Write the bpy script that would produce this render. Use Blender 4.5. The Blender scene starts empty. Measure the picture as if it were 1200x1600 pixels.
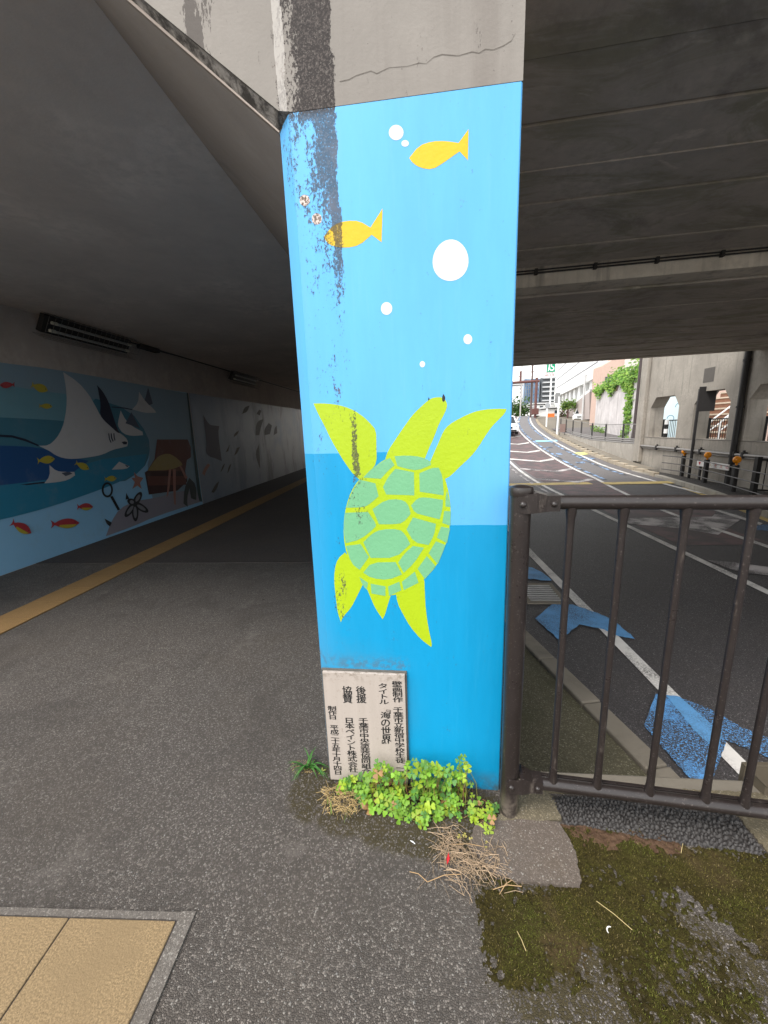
import bpy, bmesh, math, random
import numpy as np
from mathutils import Vector, Matrix
random.seed(7); rng = np.random.default_rng(7)
R = math.radians
scene = bpy.context.scene
COL = scene.collection

# ------------------------------------------------------------------ camera, sky, sun, exposure
W_, H_, F_ = 1200., 1600., 605.          # photograph size and focal length in its pixels
EYE = np.array([0., 0., 1.35])
_n = lambda v: np.array(v, float) / np.linalg.norm(v)
_dY = _n((55, -132, F_)); _dV = _n((100, (55 * 100 + F_ * F_) / 132., F_)); _dX = np.cross(_dV, _dY)
CM = np.array([_dX, _dY, -_dV])          # columns: camera right / down / forward in world axes
cam_d = bpy.data.cameras.new('camera'); cam = bpy.data.objects.new('camera', cam_d); COL.objects.link(cam)
cam_d.sensor_fit = 'VERTICAL'; cam_d.sensor_height = 32.; cam_d.sensor_width = 24.
cam_d.lens = F_ / H_ * 32.; cam_d.clip_start = .02; cam_d.clip_end = 2000
r_, d_, f_ = CM[:, 0], CM[:, 1], CM[:, 2]
mw = Matrix(((r_[0], -d_[0], -f_[0], 0), (r_[1], -d_[1], -f_[1], 0), (r_[2], -d_[2], -f_[2], EYE[2]), (0, 0, 0, 1)))
cam.matrix_world = mw
scene.camera = cam

SUN_EL, SUN_AZ = R(55), R(222)           # azimuth clockwise from +Y
world = bpy.data.worlds.new('World'); scene.world = world; world.use_nodes = True
wn = world.node_tree; wn.nodes.clear()
sky = wn.nodes.new('ShaderNodeTexSky'); sky.sky_type = 'NISHITA'; sky.sun_disc = False
sky.sun_elevation = SUN_EL; sky.sun_rotation = SUN_AZ; sky.air_density = 2.0; sky.dust_density = 1.0; sky.ozone_density = 1.0
hs = wn.nodes.new('ShaderNodeHueSaturation'); hs.inputs['Saturation'].default_value = .14
bg = wn.nodes.new('ShaderNodeBackground'); bg.inputs['Strength'].default_value = .15
wo = wn.nodes.new('ShaderNodeOutputWorld')
wn.links.new(sky.outputs[0], hs.inputs['Color']); wn.links.new(hs.outputs[0], bg.inputs[0]); wn.links.new(bg.outputs[0], wo.inputs[0])
sun_d = bpy.data.lights.new('sun', 'SUN'); sun_d.energy = 1.2; sun_d.angle = R(25); sun_d.color = (1, .94, .87)
sun = bpy.data.objects.new('sun', sun_d); COL.objects.link(sun); sun.location = (-3, -8, 12)
sd = Vector((math.sin(SUN_AZ) * math.cos(SUN_EL), math.cos(SUN_AZ) * math.cos(SUN_EL), math.sin(SUN_EL)))
sun.rotation_euler = sd.to_track_quat('Z', 'Y').to_euler()
scene.view_settings.view_transform = 'Standard'; scene.view_settings.look = 'None'
scene.view_settings.exposure = 1.4; scene.view_settings.gamma = 1.0
scene.render.engine = 'CYCLES'
scene.cycles.max_bounces = 8; scene.cycles.diffuse_bounces = 5

# ------------------------------------------------------------------ measuring: a ray of the photograph meets a real surface
def ray(x, y): return CM @ np.array([x - W_ / 2, y - H_ / 2, F_])
def onz(x, y, z): r = ray(x, y); return EYE + r * ((z - EYE[2]) / r[2])
def onx(x, y, X): r = ray(x, y); return EYE + r * (X / r[0])
def ony(x, y, Y): r = ray(x, y); return EYE + r * (Y / r[1])
def onp(x, y, P, N): r = ray(x, y); return EYE + r * (np.dot(np.array(P) - EYE, N) / np.dot(r, N))
def road_z(Y):
    if Y < 13: return -1.
    if Y < 21: return -1 + .0058 * (Y - 13) ** 2
    if Y < 52: return -1 + .3712 + .093 * (Y - 21)
    return 2.254 + .02 * (Y - 52)
def side_z(Y): return .16 + (0 if Y < 25 else (.05 * (Y - 25) if Y < 60 else 1.75 + .012 * (Y - 60)))
def onf(x, y, fn):
    r = ray(x, y); r = r / np.linalg.norm(r); t = .5
    for i in range(6000):
        p = EYE + r * t
        if p[2] < fn(p[1]): break
        t *= 1.0012
    return p
def bend(Y): return 0 if Y < 16 else .0042 * min(Y - 16, 40) ** 2 + .3 * max(0, Y - 56)   # the road bends right

# ------------------------------------------------------------------ mesh helpers
class MB:
    def __init__(s): s.v = []; s.f = []; s.m = []; s.c = []; s.hascol = False
    def add(s, vs, fs, mi=0, col=None):
        o = len(s.v); s.v += [tuple(map(float, p)) for p in vs]; s.f += [tuple(i + o for i in q) for q in fs]; s.m += [mi] * len(fs)
        if col is not None: s.hascol = True
        s.c += [col or (1, 1, 1)] * len(vs)
        return s
    def box(s, a, b, mi=0):
        x0, y0, z0 = [min(p, q) for p, q in zip(a, b)]; x1, y1, z1 = [max(p, q) for p, q in zip(a, b)]
        return s.add([(x0, y0, z0), (x1, y0, z0), (x1, y1, z0), (x0, y1, z0), (x0, y0, z1), (x1, y0, z1), (x1, y1, z1), (x0, y1, z1)],
                     [(0, 3, 2, 1), (4, 5, 6, 7), (0, 1, 5, 4), (1, 2, 6, 5), (2, 3, 7, 6), (3, 0, 4, 7)], mi)
    def obox(s, c, ax, ay, az, mi=0):     # oriented box from centre and half axes
        c, ax, ay, az = [np.array(q, float) for q in (c, ax, ay, az)]
        vs = [c + i * ax + j * ay + k * az for k in (-1, 1) for j in (-1, 1) for i in (-1, 1)]
        return s.add(vs, [(0, 2, 3, 1), (4, 5, 7, 6), (0, 1, 5, 4), (1, 3, 7, 5), (3, 2, 6, 7), (2, 0, 4, 6)], mi)
    def tube(s, path, r, n=10, cap=True, mi=0, col=None):
        P = [np.array(p, float) for p in path]; rs = r if hasattr(r, '__len__') else [r] * len(P)
        vs, fs = [], []; up = None
        for i, p in enumerate(P):
            t = P[min(i + 1, len(P) - 1)] - P[max(i - 1, 0)]; t = t / (np.linalg.norm(t) + 1e-9)
            if up is None: up = np.array([0, 0, 1.]) if abs(t[2]) < .9 else np.array([0, 1., 0])
            a = np.cross(t, up); a /= np.linalg.norm(a) + 1e-9; b = np.cross(a, t); up = b
            for k in range(n):
                w = 2 * math.pi * k / n; vs.append(p + rs[i] * (math.cos(w) * a + math.sin(w) * b))
        for i in range(len(P) - 1):
            for k in range(n): fs.append((i * n + k, i * n + (k + 1) % n, (i + 1) * n + (k + 1) % n, (i + 1) * n + k))
        if cap: fs += [tuple(range(n - 1, -1, -1)), tuple(range((len(P) - 1) * n, len(P) * n))]
        return s.add(vs, fs, mi, col)
    def prism(s, poly, d, mi=0):          # closed 3-D polygon pushed along vector d
        n = len(poly); P = [np.array(p, float) for p in poly]; d = np.array(d, float)
        return s.add(P + [p + d for p in P], [tuple(range(n - 1, -1, -1)), tuple(range(n, 2 * n))] + [(i, (i + 1) % n, n + (i + 1) % n, n + i) for i in range(n)], mi)
    def poly(s, pts, mi=0, col=None): return s.add(pts, [tuple(range(len(pts)))], mi, col)
    def strip(s, A, B, mi=0):             # ribbon between two point rows
        n = len(A); return s.add(list(A) + list(B), [(i, i + 1, n + i + 1, n + i) for i in range(n - 1)], mi)
    def lathe(s, c, prof, n=16, mi=0):
        vs = [(c[0] + r * math.cos(2 * math.pi * k / n), c[1] + r * math.sin(2 * math.pi * k / n), c[2] + z) for r, z in prof for k in range(n)]
        fs = [(i * n + k, i * n + (k + 1) % n, (i + 1) * n + (k + 1) % n, (i + 1) * n + k) for i in range(len(prof) - 1) for k in range(n)]
        fs += [tuple(range(n - 1, -1, -1)), tuple(range((len(prof) - 1) * n, len(prof) * n))]
        return s.add(vs, fs, mi)
    def build(s, name, mat, parent=None, origin=None, smooth=None, bevel=0):
        me = bpy.data.meshes.new(name)
        off = wloc(parent) if parent is not None else np.zeros(3)
        o3 = np.array(origin if origin is not None else (off if parent is not None else (0, 0, 0)), float)
        me.from_pydata([tuple(np.array(p) - o3) for p in s.v], [], s.f); me.update()
        for m in (mat if isinstance(mat, (list, tuple)) else [mat]): me.materials.append(m)
        if isinstance(mat, (list, tuple)) and len(s.m): me.polygons.foreach_set('material_index', s.m)
        if s.hascol:
            ca = me.color_attributes.new('tint', 'FLOAT_COLOR', 'POINT')
            ca.data.foreach_set('color', np.concatenate([np.array(s.c, float), np.ones((len(s.c), 1))], 1).ravel())
        bm = bmesh.new(); bm.from_mesh(me)
        if smooth is not None or bevel: bmesh.ops.recalc_face_normals(bm, faces=bm.faces)
        bm.to_mesh(me); bm.free()
        o = bpy.data.objects.new(name, me); COL.objects.link(o)
        if parent is not None: o.parent = parent; o.location = tuple(o3 - off)
        else: o.location = tuple(o3)
        if smooth is not None:
            for p in me.polygons: p.use_smooth = True
            try: me.set_sharp_from_angle(angle=R(smooth))
            except Exception: pass
        if bevel:
            b = o.modifiers.new('bevel', 'BEVEL'); b.width = bevel; b.segments = 2; b.limit_method = 'ANGLE'; b.angle_limit = R(40)
        return o
def wloc(o):
    l = np.zeros(3)
    while o is not None: l = l + np.array(o.location); o = o.parent
    return l
def tag(o, label=None, cat=None, group=None, kind=None):
    if label: o['label'] = label
    if cat: o['category'] = cat
    if group: o['group'] = group
    if kind: o['kind'] = kind
    return o
def thing(name, loc, label, cat, group=None):
    o = bpy.data.objects.new(name, None); o.empty_display_size = .2; COL.objects.link(o); o.location = tuple(map(float, loc)); return tag(o, label, cat, group)
def dup(root, loc, label=None):
    r = root.copy(); COL.objects.link(r); r.location = tuple(map(float, loc))
    if label: r['label'] = label
    for ch in list(root.children):
        c = ch.copy(); COL.objects.link(c); c.parent = r
        for g in ch.children: d = g.copy(); COL.objects.link(d); d.parent = c
    return r
def zm(off, s, pts): return [(off[0] + x / s, off[1] + y / s) for x, y in pts]   # zoomed-view pixels to photograph pixels
def soft(pts, it=2, keep=50):             # corner cutting that keeps sharp corners
    P = [np.array(p, float) for p in pts]; K = None
    for _ in range(it):
        n = len(P); out = []; kk = []
        if K is None:
            K = []
            for i in range(n):
                a = P[i] - P[i - 1]; b = P[(i + 1) % n] - P[i]
                c = np.dot(a, b) / (np.linalg.norm(a) * np.linalg.norm(b) + 1e-9); K.append(c < math.cos(R(keep)))
        for i in range(n):
            if K[i]: out.append(P[i]); kk.append(True)
            else:
                out.append(P[i] * .75 + P[i - 1] * .25); out.append(P[i] * .75 + P[(i + 1) % n] * .25); kk += [False, False]
        P, K = out, kk
    return [tuple(p) for p in P]
def ell(cx, cy, rx, ry, n=24, a=0, wob=0):
    o = []
    for k in range(n):
        t = 2 * math.pi * k / n; q = 1 + wob * math.sin(3 * t + cx)
        x, y = rx * q * math.cos(t), ry * q * math.sin(t); o.append((cx + x * math.cos(a) - y * math.sin(a), cy + x * math.sin(a) + y * math.cos(a)))
    return o

# ------------------------------------------------------------------ materials
class NT:
    def __init__(s, name):
        s.mat = bpy.data.materials.new(name); s.mat.use_nodes = True; s.t = s.mat.node_tree; s.b = s.t.nodes['Principled BSDF']
        s.pos = s.t.nodes.new('ShaderNodeNewGeometry').outputs['Position']
    def lk(s, a, b): s.t.links.new(a, b)
    def mapv(s, scale, vec=None, rot=(0, 0, 0), loc=(0, 0, 0)):
        m = s.t.nodes.new('ShaderNodeMapping'); m.inputs['Scale'].default_value = scale; m.inputs['Rotation'].default_value = rot; m.inputs['Location'].default_value = loc
        s.lk(vec or s.pos, m.inputs['Vector']); return m.outputs[0]
    def noise(s, scale, detail=4, rough=.55, vec=None, dist=0, out='Fac'):
        n = s.t.nodes.new('ShaderNodeTexNoise'); n.inputs['Scale'].default_value = scale; n.inputs['Detail'].default_value = detail; n.inputs['Roughness'].default_value = rough
        n.inputs['Distortion'].default_value = dist; s.lk(vec or s.pos, n.inputs['Vector']); return n.outputs[out]
    def vor(s, scale, feature='F1', out='Distance', vec=None, rnd=1):
        n = s.t.nodes.new('ShaderNodeTexVoronoi'); n.feature = feature; n.inputs['Scale'].default_value = scale; n.inputs['Randomness'].default_value = rnd
        s.lk(vec or s.pos, n.inputs['Vector']); return n.outputs[out]
    def ramp(s, fac, stops, interp='LINEAR'):
        n = s.t.nodes.new('ShaderNodeValToRGB'); e = n.color_ramp.elements; n.color_ramp.interpolation = interp
        g = lambda c: (c, c, c, 1) if not hasattr(c, '__len__') else (*c, 1)
        e[0].position, e[0].color = stops[0][0], g(stops[0][1]); e[1].position, e[1].color = stops[1][0], g(stops[1][1])
        for p, c in stops[2:]: x = e.new(p); x.color = g(c)
        s.lk(fac, n.inputs[0]); return n.outputs[0]
    def mix(s, fac, a, b, mode='MIX'):
        n = s.t.nodes.new('ShaderNodeMix'); n.data_type = 'RGBA'; n.blend_type = mode
        for k, v in ((0, fac), (6, a), (7, b)):
            if hasattr(v, 'links') or isinstance(v, bpy.types.NodeSocket): s.lk(v, n.inputs[k])
            elif k == 0: n.inputs[0].default_value = v
            else: n.inputs[k].default_value = (*v, 1) if hasattr(v, '__len__') else (v, v, v, 1)
        return n.outputs[2]
    def math(s, op, a, b=0., clamp=False):
        n = s.t.nodes.new('ShaderNodeMath'); n.operation = op; n.use_clamp = clamp
        for k, v in ((0, a), (1, b)):
            if isinstance(v, bpy.types.NodeSocket): s.lk(v, n.inputs[k])
            else: n.inputs[k].default_value = v
        return n.outputs[0]
    def mr(s, v, a, b, c=0., d=1.):
        n = s.t.nodes.new('ShaderNodeMapRange'); n.interpolation_type = 'SMOOTHSTEP'
        s.lk(v, n.inputs[0])
        for k, q in zip((1, 2, 3, 4), (a, b, c, d)): n.inputs[k].default_value = q
        return n.outputs[0]
    def xyz(s):
        n = s.t.nodes.new('ShaderNodeSeparateXYZ'); s.lk(s.pos, n.inputs[0]); return n.outputs
    def done(s, col, rough=.8, bump=None, bs=.3, bd=.01, metal=0, spec=.5, nrm=None):
        b = s.b
        if isinstance(col, bpy.types.NodeSocket): s.lk(col, b.inputs['Base Color'])
        else: b.inputs['Base Color'].default_value = (*col, 1)
        if isinstance(rough, bpy.types.NodeSocket): s.lk(rough, b.inputs['Roughness'])
        else: b.inputs['Roughness'].default_value = rough
        b.inputs['Metallic'].default_value = metal; b.inputs['Specular IOR Level'].default_value = spec
        if bump is not None:
            n = s.t.nodes.new('ShaderNodeBump'); n.inputs['Strength'].default_value = bs; n.inputs['Distance'].default_value = bd
            s.lk(bump, n.inputs['Height']); s.lk(n.outputs[0], b.inputs['Normal'])
        return s.mat
def sc(c, k): return tuple(x * k for x in c)
def plain(name, col, rough=.6, var=.15, scale=8, metal=0, bs=.1, bd=.003, spec=.4):
    n = NT(name); f = n.noise(scale, 5, .6); c = n.mix(f, sc(col, 1 - var), sc(col, 1 + var))
    return n.done(c, rough, n.noise(scale * 12, 3), bs, bd, metal, spec)
def concrete(name, col, stain=.5, streak=.5, rough=.85, bs=.35, lines=None, dark=(.05, .045, .04), mottle=0):
    n = NT(name)
    c = n.mix(n.mr(n.noise(1.3, 6, .6), .3, .7), sc(col, .82), sc(col, 1.12))
    c = n.mix(n.mr(n.noise(14, 5, .65), .35, .7), c, sc(col, .9))
    if mottle:
        c = n.mix(n.math('MULTIPLY', n.mr(n.noise(1.1, 7, .72, n.mapv((.6, 1.4, 1)), 1.2), .46, .62), mottle), c, (col[0] * .62, col[1] * .66, col[2] * .55)); c = n.mix(n.math('MULTIPLY', n.mr(n.noise(1.7, 6, .7, n.mapv((.5, 1.6, 1), None, (0, 0, .3)), .9), .58, .68), mottle * .8), c, sc(col, 1.4))
    s1 = n.noise(1, 6, .65, n.mapv((5, 5, .45)))
    c = n.mix(n.math('MULTIPLY', n.mr(s1, .5, .78), streak), c, dark)
    s2 = n.noise(.9, 8, .7, None, .6)
    c = n.mix(n.math('MULTIPLY', n.mr(s2, .52, .72), stain), c, sc(col, .45))
    pits = n.mr(n.vor(55), .0, .12, 1, 0); big = n.mr(n.noise(6, 3), .5, .62)
    c = n.mix(n.math('MULTIPLY', n.math('MULTIPLY', pits, big), .6), c, sc(col, .35))
    return n.done(c, rough, n.noise(60, 6, .7), bs, .004, spec=.25)
def asphalt(name, dark, mid, light, scale=140, bs=.7, bd=.004, brown=(.09, .07, .05), brownk=.25, rough=.85, bright=.97, dirt=None, gum=0, far=None):
    n = NT(name)
    d3 = n.mapv((1, 1, 1)); wob = n.noise(90, 2, .5, None, 0, 'Color')
    v = n.t.nodes.new('ShaderNodeVectorMath'); v.operation = 'MULTIPLY_ADD'; v.inputs[1].default_value = (.004,) * 3
    n.lk(wob, v.inputs[0]); n.lk(d3, v.inputs[2]); vec = v.outputs[0]
    cell = n.vor(scale, 'F1', 'Color', vec); sx = n.t.nodes.new('ShaderNodeSeparateColor'); n.lk(cell, sx.inputs[0])
    c = n.ramp(sx.outputs[0], [(0, dark), (.5, sc(dark, 1.35)), (.68, mid), (.86, sc(mid, 1.5)), (bright, light)], 'CONSTANT')
    cell2 = n.vor(scale * .42, 'F1', 'Color', vec); sx2 = n.t.nodes.new('ShaderNodeSeparateColor'); n.lk(cell2, sx2.inputs[0])
    near2 = n.mr(n.vor(scale * .42, 'F1', 'Distance', vec), .28, .36, 1, 0)
    c = n.mix(n.math('MULTIPLY', n.math('GREATER_THAN', sx2.outputs[1], .955), near2), c, n.ramp(sx2.outputs[2], [(0, mid), (1, light)]))
    e = n.vor(scale, 'DISTANCE_TO_EDGE', 'Distance', vec)
    c = n.mix(n.mr(e, .0, .12, .75, 0), c, sc(dark, .55))
    c = n.mix(n.math('MULTIPLY', n.mr(n.noise(1.6, 6, .65), .42, .7), brownk), c, brown)
    c = n.mix(n.mr(n.noise(.7, 4), .35, .7, .0, .3), c, sc(dark, .8))
    if gum:
        g = n.math('MULTIPLY', n.mr(n.vor(2.6, 'F1', 'Distance', vec), .022, .034, 1, 0), n.mr(n.noise(.9, 2), .42, .5)); c = n.mix(n.math('MULTIPLY', g, .8), c, (.022, .02, .02))
        p = n.mr(n.noise(2.3, 7, .7, None, .8), .5, .62); c = n.mix(n.math('MULTIPLY', p, .32), c, sc(dark, .55))
        p = n.mr(n.noise(3.7, 6, .7), .56, .7); c = n.mix(n.math('MULTIPLY', p, .35), c, sc(mid, 1.35))
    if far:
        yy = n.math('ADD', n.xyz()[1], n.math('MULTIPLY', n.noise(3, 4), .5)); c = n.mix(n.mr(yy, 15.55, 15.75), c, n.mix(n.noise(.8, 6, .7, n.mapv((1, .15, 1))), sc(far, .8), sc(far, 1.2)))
    if dirt:
        tot = None
        for x, y, rx, ry in dirt:
            q = n.t.nodes.new('ShaderNodeVectorMath'); q.operation = 'LENGTH'; n.lk(n.mapv((1 / rx, 1 / ry, 0), None, (0, 0, 0), (-x / rx, -y / ry, 0)), q.inputs[0])
            f = n.mr(q.outputs['Value'], .45, 1.3, .74, 0); tot = f if tot is None else n.math('MAXIMUM', tot, f)
        dm = n.mr(n.math('ADD', tot, n.math('ADD', n.math('MULTIPLY', n.noise(16, 6, .7), .6), n.math('MULTIPLY', n.mr(e, 0, .2, .16, 0), 1))), .62, .86)
        c = n.mix(n.math('MULTIPLY', dm, n.math('GREATER_THAN', n.math('ADD', sx.outputs[2], .0), .33)), c, n.mix(n.noise(40, 4, .7), (.030, .024, .010), (.075, .058, .026)))
    h = n.math('ADD', n.math('MULTIPLY', n.mr(e, 0, .22), 1.), n.math('MULTIPLY', sx.outputs[1], .9))
    return n.done(c, rough, h, bs, bd, spec=.35)
def paint_road(name, col, under=(.045, .042, .042), wear=.5, scale=95, cut=.55, lo=.35, hi=.68):
    n = NT(name)
    w = n.mr(n.noise(scale, 6, .75), cut, cut + .06); big = n.mr(n.noise(2.2, 4, .6), lo, hi)
    cell = n.mr(n.noise(70, 3, .8), .46, .54)
    m = n.math('MULTIPLY', n.math('MAXIMUM', w, n.math('MULTIPLY', cell, .7)), n.math('MULTIPLY', big, wear * 2), True)
    c = n.mix(n.noise(9, 4), sc(col, .85), col); c = n.mix(m, c, under)
    return n.done(c, .7, n.vor(150), .4, .002, spec=.3)

GREY = (.265, .243, .22)
m_conc = concrete('weathered_concrete', GREY, .35, .25)
m_conc_dark = concrete('soffit_concrete', (.47, .42, .37), .75, .25, dark=(.17, .15, .13), mottle=.8)
m_conc_beam = concrete('beam_concrete', (.66, .60, .51), .4, .5)
m_conc_wall = concrete('abutment_concrete', (.32, .29, .25), .45, .5)
m_conc_pale = concrete('pale_retaining_concrete', (.60, .56, .55), .3, .55, dark=(.12, .10, .09))
m_kerb = concrete('kerb_concrete', (.20, .175, .14), .6, .1, dark=(.1, .08, .05))
m_tunnel = concrete('tunnel_plaster', (.60, .515, .45), .25, .1)
m_tunwall = concrete('tunnel_wall_plaster', (.42, .355, .31), .3, .15)
DIRT = [(-.05, 1.17, .42, .11), (.05, 1.06, .34, .09), (-.43, 1.2, .10, .14), (.32, .95, .2, .14), (.55, .70, .42, .24), (-.28, 1.1, .12, .08), (.95, .6, .4, .2)]
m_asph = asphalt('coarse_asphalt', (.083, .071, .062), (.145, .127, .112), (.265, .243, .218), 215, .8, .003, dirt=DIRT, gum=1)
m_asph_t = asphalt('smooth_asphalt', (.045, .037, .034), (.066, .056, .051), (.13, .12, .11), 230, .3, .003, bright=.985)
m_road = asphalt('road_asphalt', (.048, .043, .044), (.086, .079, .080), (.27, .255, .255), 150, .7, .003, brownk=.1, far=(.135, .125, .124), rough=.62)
m_brown_metal = None
# ------------------------------------------------------------------ ground and road
XR, XL = .28, -4.33
pv = MB()
def slab(mb, poly, z0, z1): mb.prism([(x, y, z0) for x, y in poly], (0, 0, z1 - z0))
slab(pv, [(-9, -7), (1.42, -7), (1.42, 1.262), (XR - .004, 1.262), (XR - .004, 3.78), (XL - .3, 3.78), (XL - .3, 1.0), (-9, 1.0)], -1.3, 0)
tag(pv.build('pavement', m_asph), kind='structure')
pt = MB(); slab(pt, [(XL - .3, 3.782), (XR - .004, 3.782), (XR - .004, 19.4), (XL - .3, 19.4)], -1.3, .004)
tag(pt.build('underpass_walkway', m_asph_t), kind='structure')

def yrow(a, b, n): return [a + (b - a) * i / n for i in range(n + 1)]
YS = yrow(-12, 13, 8) + yrow(14, 60, 46) + yrow(64, 140, 18)
rd = MB()
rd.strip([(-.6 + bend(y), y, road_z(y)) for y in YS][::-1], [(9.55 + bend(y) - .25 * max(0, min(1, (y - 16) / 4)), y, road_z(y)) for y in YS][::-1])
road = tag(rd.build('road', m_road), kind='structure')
tr = MB()
YT = yrow(-60, 13, 6) + yrow(15, 60, 20) + yrow(70, 400, 12)
tr.strip([(-300, y, road_z(y) - .16) for y in YT][::-1], [(400, y, road_z(y) - .16) for y in YT][::-1])
tag(tr.build('terrain', plain('earth', (.16, .14, .11), .9, .3, .3)), kind='structure')

m_white = paint_road('white_road_paint', (.70, .67, .63), wear=.55)
m_white_worn = paint_road('worn_white_road_paint', (.50, .46, .45), wear=.95, cut=.47)
m_blue = paint_road('blue_road_paint', (.12, .33, .62), wear=.6)
m_blue_worn = paint_road('worn_blue_road_paint', (.12, .36, .74), wear=.9, cut=.49, lo=.30, hi=.52)
m_blue_far = paint_road('faded_blue_road_paint', (.26, .40, .62), wear=1., cut=.40)
m_lblue = paint_road('pale_blue_road_paint', (.30, .62, .85), wear=.3)
m_yel = paint_road('yellow_road_paint', (.58, .43, .16), wear=.5)
m_red = paint_road('red_road_surfacing', (.15, .095, .095), (.07, .062, .062), wear=.75, cut=.46)
def mark(name, pts, mat, lift=.005, soften=False):
    if 'arrow' in name:
        q = []
        for a, b in zip(pts, pts[1:] + pts[:1]):
            a, b = np.array(a, float), np.array(b, float); L = np.linalg.norm(b - a); k = max(1, int(L / 5)); d = (b - a) / L; nn = np.array([-d[1], d[0]])
            q += [tuple(a + (b - a) * i / k + (nn * rng.normal(0, .55) if i else 0)) for i in range(k)]
        pts = q
    if soften: pts = soft(pts, 1)
    mb = MB(); mb.poly([tuple(onf(x, y, road_z) + np.array([0, 0, lift])) for x, y in pts]); return mb.build(name, mat, road)
def line(name, f, w, ys, mat, lift=.005):
    mb = MB(); mb.strip([(f(y) - w / 2, y, road_z(y) + lift) for y in ys][::-1], [(f(y) + w / 2, y, road_z(y) + lift) for y in ys][::-1]); return mb.build(name, mat, road)
yn = yrow(-6, 13, 12)
yf = yrow(13, 60, 47)
# median: red surfacing first, then the white lines and the chevrons on it
mb = MB(); mb.strip([(4.9 + bend(y), y, road_z(y) + .004) for y in yrow(7.5, 52, 44)][::-1], [(6.55 + .55 * min(1, (y - 8) / 9) + bend(y), y, road_z(y) + .004) for y in yrow(7.5, 52, 44)][::-1])
mb.build('red_surfacing', m_red, road)
lx = lambda y: 6.3 + .85 * max(0, min(1, (y - 10.5) / 6)) + bend(y)
line('edge_line', lambda y: 2.0 + .05 * (7 - y) * (1 if y < 7 else 0) * .6 + .02, .13, yrow(2.2, 9.5, 14), m_white, .008)
line('edge_line', lambda y: 2.02 + bend(y), .13, yrow(9.5, 40, 30), m_white, .008)
line('centre_line', lambda y: 4.67 + bend(y), .13, yrow(3, 60, 56), m_white, .008)
line('centre_line', lambda y: 4.40 + bend(y), .1, yrow(12, 60, 48), m_white_worn, .008)
line('lane_line', lx, .13, yrow(7, 60, 53), m_white, .008)
line('lane_line', lambda y: lx(y) + .26, .14, yrow(16, 60, 44), m_blue_far, .006)
line('edge_line', lambda y: 8.9 + bend(y) * .98 - .15 * max(0, min(1, (y - 16) / 4)), .14, yrow(12, 60, 48), m_white, .008)
line('edge_line', lambda y: 8.62 + bend(y) - .15 * max(0, min(1, (y - 16) / 4)), .13, yrow(17, 60, 43), m_blue_far, .006)
for y in (15.6, 18.2, 21.0, 24.0, 27.5, 31.5, 36, 41):            # chevrons pointing along the median
    a, b, m = 4.8 + bend(y), lx(y) - .1, (4.8 + bend(y) + lx(y)) / 2 + .2
    mb = MB(); z = .009
    mb.strip([(a, y + .9, road_z(y + .9) + z), (m, y - .1, road_z(y) + z), (b, y + .5, road_z(y + .5) + z)], [(a, y + .9 + .38, road_z(y + 1.3) + z), (m, y + .28, road_z(y + .3) + z), (b, y + .88, road_z(y + .9) + z)])
    mb.build('chevron_marking', m_white if y > 19 else m_white_worn, road)
# yellow bar across the lanes, pale blue bar, yellow patch
mb = MB(); mb.strip([(x, 15.25 - .02 * x, road_z(15.1) + .011) for x in (2.3, 4, 6.5)], [(x, 15.75 - .02 * x, road_z(15.6) + .011) for x in (2.3, 4, 6.5)]); mb.build('cross_bar_marking', m_yel, road)
mb = MB(); mb.strip([(x, 15.1 - .02 * x, road_z(15.1) + .011) for x in (6.9, 8, 9.3)], [(x, 15.6 - .02 * x, road_z(15.6) + .011) for x in (6.9, 8, 9.3)]); mb.build('cross_bar_marking', m_yel, road)
mark('cross_bar_marking', [(836, 688.5), (869, 687.6), (872, 689.6), (838, 690.8)], m_lblue, .012)
mark('yellow_patch', [(896, 707.6), (913, 706.6), (920, 710), (906, 711.5)], paint_road('lime_road_paint', (.62, .62, .22), wear=.3), .012)
for p in [[(901, 713), (912, 712.5), (922, 716.5), (908, 717)], [(899, 722), (912, 721), (915, 723.5), (902, 725)], [(868, 708), (877, 707.5), (880, 710), (871, 711)], [(852, 699), (862, 698), (864, 700), (854, 701)], [(914, 716), (926, 715), (932, 718), (920, 719)]]:
    mark('faded_marking', p, m_blue_far, .0075)
# near road: blue bicycle arrows, chevron with red infill, small white pieces
mark('bicycle_arrow', [(836, 968), (862, 946), (895, 946), (930, 958), (960, 972), (992, 1000), (962, 994), (944, 985), (905, 977), (884, 994), (876, 1004)], m_blue, .013)
mark('bicycle_arrow', [(806, 885), (832, 888), (848, 896), (862, 908), (845, 908), (812, 903)], m_blue, .013)
mark('bicycle_arrow', [(1024, 1086), (1058, 1090), (1115, 1112), (1160, 1140), (1200, 1155), (1240, 1180), (1240, 1206), (1180, 1176), (1135, 1160), (1105, 1242), (1080, 1222), (1006, 1136)], m_blue_worn, .013)
mark('bicycle_arrow', [(1040, 1088), (1062, 1091), (1128, 1148), (1122, 1176), (1090, 1150)], m_blue, .016)
mark('red_surfacing', zm((760, 720), 2.666, [(590, 240), (830, 255), (890, 280), (960, 210), (870, 160), (560, 160)]), m_red, .004)
mark('chevron_marking', zm((760, 720), 2.666, [(585, 245), (780, 268), (965, 282), (1065, 232), (950, 225), (890, 278), (780, 262), (600, 240)]), m_white_worn, .0105)
mark('chevron_marking', zm((760, 720), 2.666, [(965, 310), (820, 285), (580, 262), (575, 246), (800, 265), (885, 278), (960, 228), (1040, 222), (1068, 240)]), m_white_worn, .010)
mark('chevron_marking', zm((760, 720), 2.666, [(915, 415), (1030, 425), (1200, 448), (1200, 482), (1080, 470), (1030, 458)]), m_white_worn, .010)
mark('lane_marking', zm((760, 720), 2.666, [(940, 205), (965, 205), (1150, 262), (1140, 270)]), m_white, .0115)
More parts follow.
